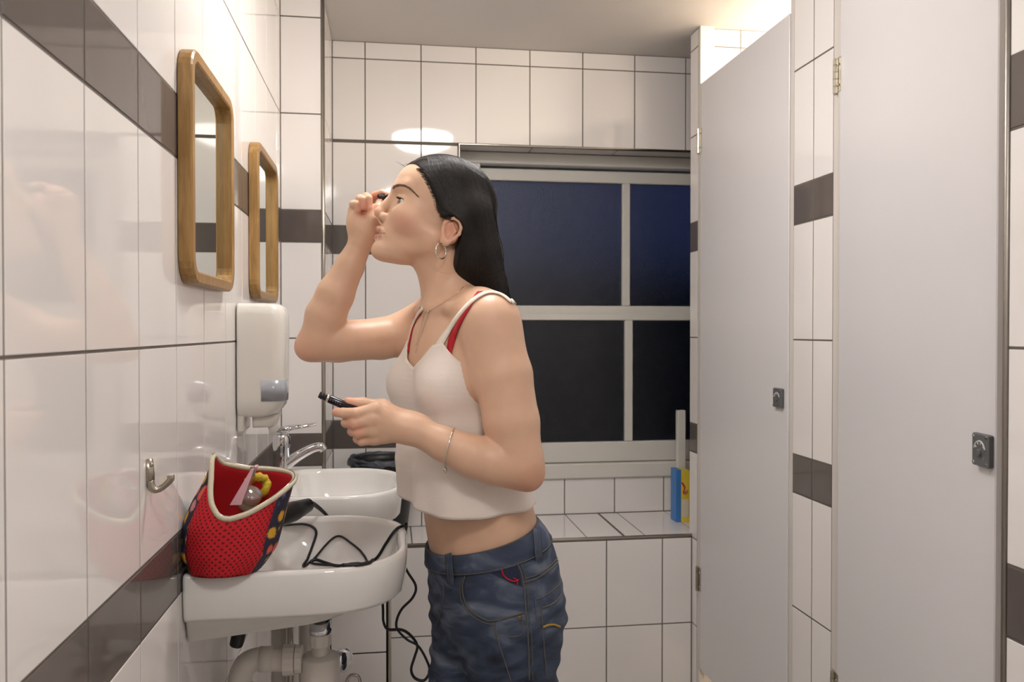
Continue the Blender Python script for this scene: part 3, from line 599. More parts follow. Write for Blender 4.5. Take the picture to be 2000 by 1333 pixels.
def surface(field, xs, ys, zs, block=4, margin=0.006):
    nx, ny, nz = len(xs), len(ys), len(zs)
    D = np.full((nx, ny, nz), 1.0, dtype=f32)
    ci = [np.minimum(np.arange(0, n, block)+block//2, n-1) for n in (nx, ny, nz)]
    G = np.stack(np.meshgrid(xs[ci[0]], ys[ci[1]], zs[ci[2]], indexing='ij'), -1).reshape(-1, 3)
    dc = field(G).reshape(len(ci[0]), len(ci[1]), len(ci[2]))
    hmax = max(np.diff(a).max() for a in (xs, ys, zs)); act = np.abs(dc) < block*hmax*0.9+margin
    sgn = np.repeat(np.repeat(np.repeat(np.where(dc < 0, -1, 1).astype(f32), block, 0), block, 1), block, 2)[:nx, :ny, :nz]
    D = sgn*1.0
    am = np.repeat(np.repeat(np.repeat(act, block, 0), block, 1), block, 2)[:nx, :ny, :nz]
    I = np.argwhere(am)
    P = np.stack([xs[I[:, 0]], ys[I[:, 1]], zs[I[:, 2]]], 1); vals = np.empty(len(P), dtype=f32)
    for a in range(0, len(P), 400000): vals[a:a+400000] = field(P[a:a+400000])
    D[I[:, 0], I[:, 1], I[:, 2]] = vals; del am, I, P
    S = D < 0; cell = np.zeros((nx-1, ny-1, nz-1), dtype=bool)
    ex = S[1:] != S[:-1]; ey = S[:, 1:] != S[:, :-1]; ez = S[:, :, 1:] != S[:, :, :-1]
    for j in (0, 1):
        for k in (0, 1):
            cell |= ex[:, j:ny-1+j, k:nz-1+k]; cell |= ey[j:nx-1+j, :, k:nz-1+k]; cell |= ez[j:nx-1+j, k:ny-1+k, :]
    C = np.argwhere(cell); idx = np.full(cell.shape, -1, dtype=np.int32); idx[C[:, 0], C[:, 1], C[:, 2]] = np.arange(len(C))
    acc = np.zeros((len(C), 3)); cnt = np.zeros(len(C))
    off = [(0,0,0),(1,0,0),(0,1,0),(1,1,0),(0,0,1),(1,0,1),(0,1,1),(1,1,1)]
    for a, b in ((0,1),(2,3),(4,5),(6,7),(0,2),(1,3),(4,6),(5,7),(0,4),(1,5),(2,6),(3,7)):
        A = C+off[a]; B = C+off[b]; da = D[A[:, 0], A[:, 1], A[:, 2]]; db = D[B[:, 0], B[:, 1], B[:, 2]]; m = (da < 0) != (db < 0)
        t = np.where(m, da/np.where(m, da-db, 1), 0); pa = np.stack([xs[A[:, 0]], ys[A[:, 1]], zs[A[:, 2]]], 1); pb = np.stack([xs[B[:, 0]], ys[B[:, 1]], zs[B[:, 2]]], 1)
        acc[m] += (pa+(pb-pa)*t[:, None])[m]; cnt[m] += 1
    Vt = (acc/np.maximum(cnt, 1)[:, None]).astype(f32)
    Q = []
    for ax, E_ in ((0, ex), (1, ey), (2, ez)):
        e = np.argwhere(E_); b, c = [(1, 2), (2, 0), (0, 1)][ax]
        ok = (e[:, b] > 0) & (e[:, c] > 0) & (e[:, b] < [nx, ny, nz][b]-1) & (e[:, c] < [nx, ny, nz][c]-1); e = e[ok]
        fl = S[e[:, 0], e[:, 1], e[:, 2]]
        def cid(db, dc): q = e.copy(); q[:, b] -= db; q[:, c] -= dc; return idx[q[:, 0], q[:, 1], q[:, 2]]
        q = np.stack([cid(1, 1), cid(0, 1), cid(0, 0), cid(1, 0)], 1); q[~fl] = q[~fl][:, ::-1]; Q.append(q)
    Q = np.concatenate(Q); g = field.grad(Vt); d = field(Vt); Vt = Vt-g*np.clip(d, -0.002, 0.002)[:, None]
    return Vt, Q
def np_mesh(name, Vt, Q):
    me = bpy.data.meshes.new(name); n, m = len(Vt), len(Q); k = Q.shape[1]
    me.vertices.add(n); me.vertices.foreach_set('co', np.ascontiguousarray(Vt, dtype=f32).ravel())
    me.loops.add(m*k); me.loops.foreach_set('vertex_index', np.ascontiguousarray(Q, dtype=np.int32).ravel())
    me.polygons.add(m); me.polygons.foreach_set('loop_start', np.arange(0, m*k, k, dtype=np.int32)); me.polygons.foreach_set('loop_total', np.full(m, k, dtype=np.int32))
    me.update(calc_edges=True); me.shade_smooth(); return me
# ------------------------------------------------------------------ head frame: f forward, up, l towards the far side (mm)
YH = 1.650
PSI = math.radians(6.0)
HO = px(868, 398, YH); MM = 0.000996*YH/1.645
ea = np.array((math.cos(PSI), math.sin(PSI), 0)); el = np.array((-math.sin(PSI), math.cos(PSI), 0)); ez_ = np.array((0, 0, 1.0))
HF = -0.955*ea+0.30*ez_; HU = 0.30*ea+0.955*ez_
AX = np.array([HF, HU, el], dtype=f32)
def hp(f, up, l=0.0): return (HO+(HF*f+HU*up+el*l)*MM).astype(f32)
def hpix(u, v, l):                 # head coordinates of the point that a pixel shows at lateral offset l
    r = np.array(ray(u, v)); p0 = HO+el*l*MM; c = np.array(CAM); q = (c+r*(((p0-c) @ el)/(r @ el))-p0)/MM
    return float(q @ HF), float(q @ HU)
def hloc(p): return ((p-HO) @ AX.T)/MM
B = Field(); TOR = Field(); HEAD = Field(); mm = MM
def rot_ax(deg):          # ellipsoid axes tilted in the head's profile plane
    a = math.radians(deg); F2 = HF*math.cos(a)+HU*math.sin(a); return [F2, -HF*math.sin(a)+HU*math.cos(a), el]
def he(F_, c, r, k=8, tilt=0, op='u'): F_.ell(hp(*c), [x*mm for x in r], rot_ax(tilt), k*mm, op)
def hc(F_, a, b, ra, rb, k=6, op='u'): F_.cone(hp(*a), hp(*b), ra*mm, rb*mm, k*mm, op)
def build_head(F_):
    he(F_, (0, 10, 0), (95, 77, 71), 8)
    he(F_, (56, 11, 0), (45, 46, 55), 20)
    he(F_, (43, -50, 0), (56, 75, 56), 22)
    he(F_, (75, -88, 0), (27, 34, 33), 18)
    for s in (-1, 1):
        hc(F_, (4, -92, s*46), (84, -126, s*11), 14, 13, 26)
        he(F_, (64, -52, s*38), (25, 19, 19), 26)
        hc(F_, (96, -4, s*9), (80, 0, s*42), 8.0, 7.5, 14)
        hc(F_, (58, -66, s*42), (8, -76, s*52), 17, 15, 24)
    he(F_, (93, -129, 0), (14, 13, 18), 14)
    he(F_, (60, -130, 0), (34, 12, 26), 18)
    for s in (-1, 1):                                   # eye sockets, lids
        he(F_, (100, -27, s*31), (12, 14, 17), 14, 0, 's')
        he(F_, (74.5, -31, s*31), (14.0, 13.2, 14.0), 5)
        hc(F_, (90, -20.5, s*22), (80.5, -23, s*43), 2.4, 2.2, 5)
    hc(F_, (98, -14, 0), (114, -55, 0), 6.4, 8.4, 9)       # nose
    he(F_, (115, -60, 0), (9.8, 8.8, 10), 6)
    for s in (-1, 1): he(F_, (102, -66, s*11.0), (10.5, 8.6, 6.6), 5)
    hc(F_, (111, -69, 0), (105, -76, 0), 4.8, 5.5, 5)
    for s in (-1, 1):
        he(F_, (106, -74, s*6.0), (5.5, 4.0, 2.6), 2.5, 15, 's')
        he(F_, (84, -31.2, s*33.5), (18, 6.1, 14.8), 1.4, 0, 's')      # eye opening
    for s in (-1, 1):                                   # lips
        hc(F_, (106.8, -89.0, s*3), (101.5, -91.8, s*13), 5.6, 4.9, 4); hc(F_, (101.0, -91.5, s*13), (88, -98.5, s*24), 4.4, 2.4, 5)
        hc(F_, (102.5, -106, s*0), (98, -104.8, s*12), 6.2, 5.5, 5); hc(F_, (97.5, -104.8, s*12), (88, -100, s*23), 5.0, 2.4, 5)
        hc(F_, (112, -97.8, 0), (90, -99.2, s*23), 2.3, 1.1, 1.5, 's')
    hc(F_, (106, -98, -8), (106, -98, 8), 2.2, 2.2, 2.0, 's')
    he(F_, (90, -98.5, 0), (9, 8, 17), 1.0)
    hc(F_, (111.5, -80, 0), (108.5, -84, 0), 2.0, 2.0, 4, 's')       # philtrum
build_head(HEAD)
build_head(B)
# ears
def ear(F_, s):
    L = 68.0
    def E(u, v, l=0.0): f, up = hpix(u, v, -(L+l)); return (f, up, s*(L+l))
    he(F_, E(880, 450, 3), (18, 26, 6), 6, -16)
    rim_ = [(868, 447, 4), (869, 436, 7), (876, 429, 10), (887, 427, 13), (897, 433, 15), (901, 445, 15), (897, 457, 13), (887, 467, 11), (874, 475, 8)]
    for a, b in zip(rim_[:-1], rim_[1:]): hc(F_, E(*a), E(*b), 3.0, 3.0, 3.5)
    he(F_, E(869, 471, 6), (9.5, 9, 4.5), 7)
    he(F_, E(886, 441, 12), (7, 9, 4.2), 4, -16, 's')
    he(F_, E(876, 453, 11), (8.5, 10.5, 7), 4, -16, 's')
    hc(F_, E(884, 437, 8.5), E(889, 452, 9.5), 1.8, 2.0, 4); hc(F_, E(889, 452, 9.5), E(880, 463, 8), 2.0, 2.2, 4)
    hc(F_, E(865, 452, 5), E(866, 461, 6), 3.0, 3.2, 4)
ear(B, -1); ear(B, 1)
# ------------------------------------------------------------------ torso frame
BETA = math.radians(25); tf = np.array((-math.cos(BETA), -math.sin(BETA), 0)); tl = np.array((math.sin(BETA), -math.cos(BETA), 0)); TA = [tf, tl, ez_]
YT = 1.645
def tp(u, v, f=0.0, l=0.0, up=0.0): return (px(u, v, YT)+tf*f+tl*l+ez_*up).astype(f32)
def torso(F_, nips=True):
    F_.ell(tp(893, 690), (0.082, 0.135, 0.105), TA, 0.03)
    F_.ell(tp(900, 790), (0.094, 0.132, 0.165), TA, 0.05)
    F_.ell(tp(925, 920), (0.088, 0.120, 0.14), TA, 0.06)
    F_.ell(tp(936, 1022), (0.093, 0.124, 0.11), TA, 0.06)
    F_.ell(tp(962, 1130), (0.100, 0.152, 0.13), TA, 0.06)
    for s in (-1, 1):
        F_.ell(tp(893, 752, 0.058, s*0.066), (0.052, 0.055, 0.052), TA, 0.028)
torso(TOR); torso(B)
B.chain([hp(-14, -70), px(868, 520, 1.655), px(880, 570, 1.657), px(886, 620, 1.65)], [0.047, 0.047, 0.049, 0.060], 0.03)
SHN, SHF = px(958, 632, 1.505), px(824, 645, 1.790)
B.chain([px(893, 590, 1.635), px(935, 605, 1.56), SHN], [0.032, 0.034, 0.036], 0.035)
B.chain([px(872, 592, 1.68), px(845, 612, 1.74), SHF], [0.030, 0.032, 0.036], 0.035)
B.chain([px(842, 606, 1.615), px(880, 600, 1.565), px(925, 598, 1.525)], [0.0085, 0.008, 0.008], 0.018)     # collar bones
B.chain([px(832, 606, 1.64), px(818, 608, 1.70), px(812, 618, 1.76)], [0.0085, 0.008, 0.008], 0.018)
B.cone(px(876, 500, 1.612), px(838, 603, 1.618), 0.012, 0.009, 0.02)        # neck muscle
# near (left) arm
B.chain([SHN, px(983, 735, 1.487), px(999, 825, 1.475), px(1014, 905, 1.468)], [0.0520, 0.0520, 0.0495, 0.0425], 0.008, 0.045)
B.cone(px(1020, 905, 1.468), px(1032, 930, 1.47), 0.034, 0.0275, 0.02)
B.chain([px(1008, 912, 1.468), px(965, 903, 1.468), px(925, 892, 1.470), px(866, 867, 1.480), px(803, 838, 1.490)], [0.0405, 0.0405, 0.0380, 0.0305, 0.0235], 0.006)
B.cone(px(815, 832, 1.496), px(795, 842, 1.486), 0.021, 0.021, 0.02)
# far (right) arm
B.chain([SHF, px(745, 662, 1.765), px(660, 667, 1.735), px(622, 668, 1.725)], [0.0490, 0.0425, 0.0420, 0.0395], 0.008, 0.045)
B.cone(px(618, 672, 1.722), px(601, 680, 1.72), 0.030, 0.0245, 0.02)
B.chain([px(622, 664, 1.722), px(636, 618, 1.718), px(655, 575, 1.712), px(683, 520, 1.708), px(706, 472, 1.704)], [0.0370, 0.0400, 0.0370, 0.0285, 0.0220], 0.007)
# hands
def finger(pts, rs): B.chain([px(*p) for p in pts], rs, 0.0022, 0.006)
def palm(w, mcps, r0, r1, k): 
    for m in mcps: B.cone(px(*w), px(*m), r0, r1, k)
LW = (800, 838, 1.490)
palm(LW, [(733, 800, 1.474), (727, 820, 1.469), (727, 840, 1.473), (732, 857, 1.482)], 0.0165, 0.0115, 0.014)
B.chain([px(745, 812, 1.485), px(750, 848, 1.490)], [0.013, 0.012], 0.014)
finger([(733, 800, 1.474), (694, 808, 1.466), (670, 807, 1.474), (657, 806, 1.484)], [0.0115, 0.0098, 0.0088, 0.0078])
finger([(727, 820, 1.469), (692, 828, 1.465), (676, 826, 1.482), (680, 822, 1.503)], [0.0115, 0.0100, 0.0088, 0.0078])
finger([(727, 840, 1.473), (698, 846, 1.470), (688, 843, 1.487), (693, 839, 1.507)], [0.0110, 0.0095, 0.0085, 0.0076])
finger([(732, 857, 1.482), (706, 862, 1.480), (698, 858, 1.494), (703, 853, 1.510)], [0.0105, 0.0085, 0.0076, 0.0068])
B.chain([px(790, 822, 1.502), px(747, 796, 1.515), px(708, 790, 1.511), px(680, 786, 1.503)], [0.017, 0.0140, 0.0108, 0.0088], 0.008, 0.02)
RW = (706, 470, 1.705)
palm(RW, [(692, 413, 1.708), (699, 403, 1.714), (709, 397, 1.718), (721, 394, 1.718)], 0.0175, 0.0115, 0.014)
finger([(692, 413, 1.708), (690, 399, 1.690), (697, 399, 1.676), (700, 409, 1.678)], [0.0095, 0.0076, 0.0068, 0.0060])
finger([(699, 403, 1.714), (703, 388, 1.692), (708, 390, 1.674), (710, 405, 1.674)], [0.0100, 0.0080, 0.0070, 0.0060])
finger([(709, 397, 1.718), (716, 384, 1.692), (721, 388, 1.674), (722, 405, 1.672)], [0.0100, 0.0080, 0.0070, 0.0060])
finger([(721, 394, 1.718), (733, 382, 1.702), (746, 377.5, 1.692), (757, 381, 1.686)], [0.0100, 0.0082, 0.0074, 0.0066])
B.chain([px(720, 448, 1.690), px(730, 428, 1.678), px(738, 408, 1.679), px(748, 395, 1.686)], [0.0195, 0.0150, 0.0100, 0.0085], 0.006, 0.016)
B.ell(px(693, 436, 1.696), (0.016, 0.018, 0.024), None, 0.016)
# ------------------------------------------------------------------ skin surface
xs = axis([(-0.290, 0.300, 0.0019)]); ys = axis([(1.400, 1.880, 0.0020)]); zs = axis([(0.70, 1.36, 0.0023), (1.36, 1.62, 0.00145)])
VB, QB = surface(B, xs, ys, zs)
body_me = np_mesh('body', VB, QB)
GB = B.grad(VB)
body_me.normals_split_custom_set_from_vertices([tuple(n) for n in GB])
# skin colouring: lips, cheeks, ears, fingertips and elbows are redder skin
h = hloc(VB); colr = np.tile(np.array(srgb(222, 182, 153)[:3], dtype=f32), (len(VB), 1))
def blend(w_, c): global colr; colr = colr*(1-w_[:, None])+np.array(srgb(*c)[:3], dtype=f32)*w_[:, None]
def blob(c, r): d_ = ((h-np.array(c))/np.array(r)); return np.exp(-(d_*d_).sum(1))
for s in (-1, 1):
    blend(0.5*blob((67, -70, s*52), (24, 20, 24)), (214, 138, 122))
    blend(0.4*blob((-18, -58, s*80), (20, 28, 14)), (220, 120, 100))
blend(0.3*blob((118, -60, 0), (12, 12, 12)), (220, 140, 120))
lipw = np.zeros(len(VB))
for s in (-1, 1):
    for c, r in (((108, -89.5, s*3), (7, 5.6, 8)), ((103.5, -92.5, s*12), (7, 5.2, 8)), ((93, -97.5, s*21), (5, 3.6, 6)), ((105, -105.5, s*4), (7, 5.8, 9)), ((100, -104, s*14), (7, 5, 8))): lipw = np.maximum(lipw, blob(c, r))
blend(np.clip((lipw-0.35)*3.0, 0, 0.85), (184, 116, 108))
blend(np.clip(blob((96, -98.3, 0), (9, 3.0, 22))*2.4-0.6, 0, 0.9)*(h[:, 0] < 101), (96, 44, 40))
for q, rr in (((1034, 940, 1.455), 0.035), ((594, 684, 1.72), 0.03)):
    d_ = np.linalg.norm(VB-px(*q), axis=1)/rr; blend(0.5*np.exp(-d_*d_), (214, 134, 108))
for q in ((657, 806, 1.484), (680, 822, 1.5), (693, 839, 1.5), (680, 786, 1.503), (715, 405, 1.676), (724, 405, 1.677), (755, 383, 1.686), (708, 408, 1.679), (692, 828, 1.465), (698, 846, 1.47), (717, 384, 1.692), (733, 382, 1.699)):
    d_ = np.linalg.norm(VB-px(*q), axis=1)/0.014; blend(0.5*np.exp(-d_*d_), (222, 132, 112))
ca = body_me.color_attributes.new('skin', 'FLOAT_COLOR', 'POINT')
ca.data.foreach_set('color', np.concatenate([colr, np.ones((len(VB), 1), dtype=f32)], 1).astype(f32).ravel())
def skin_mat():
    m = mat('skin', srgb(222, 176, 148), 0.42, sss=0.12, bump=0.05, bscale=900); nt = m.node_tree; b = nt.nodes['Principled BSDF']
    at = nt.nodes.new('ShaderNodeVertexColor'); at.layer_name = 'skin'
    geo = nt.nodes.new('ShaderNodeNewGeometry'); nz = nt.nodes.new('ShaderNodeTexNoise'); nz.inputs['Scale'].default_value = 45; nz.inputs['Detail'].default_value = 6
    nt.links.new(geo.outputs['Position'], nz.inputs['Vector']); mr = nt.nodes.new('ShaderNodeMapRange'); mr.inputs[3].default_value = 0.94; mr.inputs[4].default_value = 1.06
    hv = nt.nodes.new('ShaderNodeHueSaturation'); nt.links.new(nz.outputs['Fac'], mr.inputs[0]); nt.links.new(mr.outputs[0], hv.inputs['Value']); nt.links.new(at.outputs[0], hv.inputs['Color']); nt.links.new(hv.outputs[0], b.inputs['Base Color'])
    return m
M['skin'] = skin_mat()
PO = Vector((float(px(960, 1130, YT)[0]), YT, 0.0))
person = empty('person', PO, 'woman in cream camisole and blue jeans applying mascara at the basin', 'person')
body = keep(link('body', body_me, M['skin']), person)
# cast pixels' rays onto a field
def castN(F_, uv, t0=1.25, t1=2.1, off=0.0):
    d = np.array([tuple(ray(u, v).normalized()) for u, v in uv], dtype=f32); o = np.array(CAM, dtype=f32); t = np.full(len(d), t0, dtype=f32); live = np.ones(len(d), dtype=bool)
    for _ in range(90):
        i = np.nonzero(live)[0]
        if len(i) == 0: break
        s_ = F_(o+d[i]*t[i][:, None])-off; t[i] += np.clip(s_, 0, 0.04)*0.85; live[i] = (s_ > 0.0003) & (t[i] < t1)
    return [Vector(o+d[i]*t[i]) if t[i] < t1 else None for i in range(len(d))]
def cast(F_, u, v, **kw): return castN(F_, [(u, v)], **kw)[0]
def castpath(F_, pts, off, k=5, **kw):
    P2 = crom([Vector((u, v, 0)) for u, v in pts], k)
    return [p for p in castN(F_, [(p.x, p.y) for p in P2], off=off, **kw) if p is not None]
# eyes, brows, lashes
M['sclera'] = mat('eye_white', srgb(226, 218, 212), 0.12); M['iris'] = mat('grey_iris', srgb(110, 118, 112), 0.15, noise=0.3, nscale=300); M['pupil'] = mat('pupil', (0.004, 0.004, 0.004, 1), 0.08)
M['brow'] = mat('brow_hair', srgb(118, 88, 70), 0.7); M['lash'] = mat('lash_hair', srgb(24, 18, 16), 0.6)
for s in (-1, 1):
    c = Vector(hp(74.8, -31, s*31.2)); gd = Vector(HF*0.985+HU*(-0.06)+el*(s*0.16)).normalized()
    eye = kobj('eyeball', *sphere(c, 12.9*mm, 28, 18), M['sclera'], person, True)
    def cap(r0, r1, h0, h1, rr): return lathe([(r0*mm, h0*mm)]+[(r0*mm*(1-t)+r1*mm*t, (math.sqrt(max(rr*rr-(r0*(1-t)+r1*t)**2, 0)))*mm) for t in np.linspace(0, 1, 6)], c, gd, 24)
    kobj('iris', *cap(6.1, 2.2, 10.8, 0, 13.1), M['iris'], eye, True); kobj('pupil', *cap(2.4, 0.1, 12.2, 0, 13.22), M['pupil'], eye, True)
lash = []
for i in range(30):
    t = i/29
    for s in (-1,):
        b0 = hp(88.8-2*t-17.5*t*t, -25.6-1.0*t-3.4*t*t, s*(23+24*t)); b1 = b0+(HF*(4.2-2.6*t)+HU*(0.6+0.6*t)+el*s*(0.5+3.5*t))*mm; b2 = b0+(HF*(6.0-3.5*t)+HU*(2.4+1.2*t)+el*s*(0.5+6*t))*mm
        lash.append(tube([Vector(b0), Vector(b1), Vector(b2)], [0.0005, 0.00035, 0.0001], 5))
lash.append(tube([Vector(hp(88.9-2*t-17.5*t*t, -25.5-1.0*t-3.4*t*t, -(23+24*t))) for t in np.linspace(0, 1, 12)], 0.0006, 6))
kobj('eyelashes', *join(*lash), M['lash'], person)
random.seed(11); brow = []
bpts = crom([Vector((767, 366, 0)), Vector((776, 361.5, 0)), Vector((789, 362, 0)), Vector((803, 370, 0)), Vector((817, 384, 0))], 14)
ba_, bb_ = [], []
for i in range(230):
    t = random.random(); p = bpts[int(t*(len(bpts)-1))]; q = bpts[min(len(bpts)-1, int(t*(len(bpts)-1))+5)]
    wdt = 2.5*(1-t)**0.6+0.5; o_ = random.uniform(-1, 1)*wdt
    u0, v0 = p.x+random.uniform(-1, 1), p.y+o_+1.2; ba_.append((u0, v0)); bb_.append((u0+(q.x-p.x)*0.9+1.5, v0+(q.y-p.y)*0.9-o_*0.35-1.5*(1-t)))
for a, b in zip(castN(B, ba_, off=0.0003), castN(B, bb_, off=0.0006)):
    if a is None or b is None or (a-b).length > 0.02: continue
    brow.append(tube([a, (a+b)/2+Vector((0, -0.0003, 0)), b], [0.00026, 0.00024, 0.0001], 4))
kobj('eyebrow', *join(*brow), M['brow'], person)
# ------------------------------------------------------------------ hair
def poly_sdf(P, q):
    P = np.array(P, dtype=f32); d = np.full(len(q), 1e9, dtype=f32); s = np.ones(len(q), dtype=f32); n = len(P)
    for i in range(n):
        a, b = P[i], P[i-1]; e = b-a; w_ = q-a; t = np.clip((w_ @ e)/max(float(e @ e), 1e-9), 0, 1); r = w_-t[:, None]*e
        d = np.minimum(d, (r*r).sum(1)); c1 = q[:, 1] >= a[1]; c2 = q[:, 1] < b[1]; c3 = e[0]*w_[:, 1] > e[1]*w_[:, 0]
        s = np.where((c1 & c2 & c3) | (~c1 & ~c2 & ~c3), -s, s)
    return np.sqrt(d)*s
FACE = [(150, 30)]+[hpix(*q) for q in ((784, 334, 0), (790, 328, 0), (802, 322, -12), (816, 326, -28), (828, 341, -52), (840, 362, -66), (851, 386, -74), (857, 410, -76), (868, 423, -77), (888, 424, -80), (903, 440, -80), (902, 462, -76), (893, 480, -72), (887, 502, -58), (883, 529, -52), (880, 552, -48))]+[(-52, -230), (150, -230)]
HAIR = Field()
HAIR.ell(hp(-2, 10), [x*mm for x in (101, 85, 77)], rot_ax(0), 0.01)
HAIR.ell(hp(50, 16), [x*mm for x in (51, 50, 59)], rot_ax(0), 0.01)
for l in (-0.028, 0.0, 0.028):
    HAIR.chain([px(905, 428, YH+l), px(925, 498, YH+l*1.0+0.004), px(950, 560, YH+l*0.9+0.012), px(980, 612, YH+l*0.8+0.02), px(1004, 655, YH+l*0.7+0.02), px(1012, 690, YH+l*0.6+0.02)], [0.062, 0.054, 0.039, 0.024, 0.013, 0.006], 0.012)
def groove(p):                                   # shallow locks that run with the hair
    q = hloc(p); return None
HAIR.add(lambda p: poly_sdf(FACE, hloc(p)[:, :2])*MM, HO, 0.4, 0.006, 's')
xs = axis([(-0.06, 0.30, 0.0026)]); ys = axis([(1.54, 1.77, 0.0026)]); zs = axis([(1.20, 1.62, 0.0026)])
VH, QH = surface(HAIR, xs, ys, zs)
def hair_mat():
    m = mat('dark_brown_hair', (0.0085, 0.006, 0.005, 1), 0.5, spec=0.4); return m
M['hair'] = hair_mat()
hair = keep(link('hair', np_mesh('hair', VH, QH), M['hair']), person); hair['label'] = 'long straight dark brown hair with a middle parting'
random.seed(5); NS = 800; LV = [(70, -5, 150, 82), (34, -6, 126, 98), (-6, -14, 104, 98), (-36, -44, 76, 70), (-80, -85, 84, 54), (-130, -127, 92, 39), (-162, -162, 100, 26)]
pts, sd_ = [], []
for i in range(NS):
    s_ = random.random(); side = -1 if random.random() < 0.66 else 1; w_ = random.uniform(-.03, .03)
    ctrl = [Vector((-72+158*s_, 96-14*abs(s_-0.45)**1.5*4, side*1.5))]
    for j, (u_, fc, am_, R_) in enumerate(LV if s_ < 0.5 else LV[:3]):
        an = math.radians(max(2.0, am_*min(max(s_+w_*j*0.7, 0.0), 0.985))); ctrl.append(Vector((fc-math.cos(an)*R_, u_+random.uniform(-3, 3), side*math.sin(an)*R_*0.8)))
    c = crom(ctrl, 5); sd_.append(len(c)); pts += [hp(*p) for p in c]
pts = np.array(pts, dtype=f32)
for _ in range(3):
    d_ = HAIR(pts); pts = pts-HAIR.grad(pts)*np.clip(d_-0.0002, -0.03, 0.03)[:, None]
hloc_p = hloc(pts); fa = poly_sdf(FACE, hloc_p[:, :2]); strands = []; a = 0
for n in sd_:
    seg = pts[a:a+n]; fo = fa[a:a+n]; a += n; cur = []
    for p, fd in list(zip(seg, fo))+[(None, 0)]:
        if p is None or fd < 1.0 or (cur and np.linalg.norm(p-np.array(cur[-1])) > 0.04):
            if len(cur) > 5: strands.append(tube([q+Vector((random.uniform(-.0005, .0005), random.uniform(-.0005, .0005), random.uniform(-.0003, .0005))) for q in cur], [0.0004, 0.0006, 0.0006, 0.0003], 3))
            cur = []
        if p is not None and fd >= 1.0: cur.append(Vector(p))
kp = [([800, 824, 860, 905, 945], [321, 310.5, 308.5, 319.5, 346]), ([838, 858, 886, 922, 956], [355, 358, 352, 358, 376]), ([861, 882, 905, 935, 964], [404, 408, 405, 408, 420]), ([903, 911, 922, 945, 973], [436, 446, 455, 460, 462]), ([897, 907, 927, 955, 981], [496, 503, 508, 508, 508]), ([887, 907, 935, 967, 991], [545, 550, 560, 565, 565]), ([893, 925, 955, 985, 1004], [562, 580, 600, 612, 615])]
sx = [0, .25, .5, .75, 1]; uv = []; rows = []
for i in range(850):
    s_ = random.random(); w_ = random.uniform(-.05, .05)
    P2 = [Vector((float(np.interp(min(max(s_+w_*j/6, 0.0), 1.0), sx, U))+random.uniform(-1.2, 1.2), float(np.interp(s_, sx, Vv))+random.uniform(-1, 1), 0)) for j, (U, Vv) in enumerate(kp)]
    c = crom(P2, 5); rows.append(len(c)); uv += [(p.x, p.y) for p in c]
hits = castN(HAIR, uv, off=0.0002); a = 0
for n in rows:
    seg = hits[a:a+n]; a += n; cur = []
    for p in seg+[None]:
        if p is None or (cur and (p-cur[-1]).length > 0.05):
            if len(cur) > 5: strands.append(tube([q+Vector((random.uniform(-.0004, .0004), -random.uniform(0, .0008), 0)) for q in cur], [0.0004, 0.0006, 0.0006, 0.0003], 3))
            cur = [] if p is None else [p]
        else: cur.append(p)
hl = crom([Vector((u, v, 0)) for u, v in ((819, 328), (828, 341), (840, 362), (851, 386), (857, 410), (866, 423))], 40); A_, B_, C_ = [], [], []
for p in hl:                                     # soft hairline
    for _ in range(2):
        j1, j2 = random.uniform(-7, 3), random.uniform(-4, 4); A_.append((p.x+j1, p.y+random.uniform(0, 3))); B_.append((p.x+12+j1, p.y+4+j2)); C_.append((p.x+27, p.y+12+j2))
for p, q, r in zip(castN(B, A_, off=0.0002), castN(B, B_, off=0.002), castN(HAIR, C_, off=0.0003)):
    if p and q and r and (p-q).length < 0.03 and (q-r).length < 0.04: strands.append(tube(crom([p, q, r], 3), [0.00015, 0.0004, 0.0004], 3))
for i in range(16):                              # wisps at the hairline
    u0, v0 = random.uniform(790, 812), 0; p = cast(HAIR, u0, 326+random.uniform(0, 5), off=0.0)
    if p: strands.append(tube([p, p+Vector((-random.uniform(.004, .012), 0, random.uniform(.003, .009))), p+Vector((-random.uniform(.01, .02), 0, random.uniform(-.002, .012)))], [0.0003, 0.0002, 0.0001], 3))
hs_ = kobj('hair_strands', *join(*strands), M['hair'], hair, True); hs_['kind'] = 'stuff'
# ------------------------------------------------------------------ clothes
ZC = lambda v: float(px(900, v, YT)[2])
cz = np.array([ZC(v) for v in (1333, 1130, 1020, 920, 790, 690, 560)]); cxy = np.array([px(u, v, YT)[:2] for u, v in ((965, 1333), (962, 1130), (938, 1020), (925, 920), (900, 790), (893, 690), (890, 560))])
def centre(z): return np.stack([np.interp(z, cz, cxy[:, 0]), np.interp(z, cz, cxy[:, 1])], -1)
def radial(F_, phi, z, off=0.0, r0=0.30):        # outermost radius of the field around the torso axis
    phi = np.asarray(phi); z = np.asarray(z); c = centre(z); d = np.cos(phi)[:, None]*tf[:2]+np.sin(phi)[:, None]*tl[:2]; r = np.full(len(phi), r0)
    for _ in range(60): s_ = F_(np.column_stack([c+d*r[:, None], z]))-off; r -= np.clip(s_, -0.004, 0.05)*0.8
    return r
def surf_pts(phi, z, r): c = centre(z); d = np.cos(phi)[:, None]*tf[:2]+np.sin(phi)[:, None]*tl[:2]; return np.column_stack([c+d*r[:, None], z])
def perint(phi, A, Bv): return np.interp(phi, np.radians(A), Bv)
def fabric(name, c0, rough, noise, nscale, bscale=900, bump=0.25, wr=0.0, wscale=30):
    m = mat(name, c0, rough, noise=noise, nscale=nscale, bump=bump, bscale=bscale); b = m.node_tree.nodes['Principled BSDF']; b.inputs['Sheen Weight'].default_value = 0.15; return m
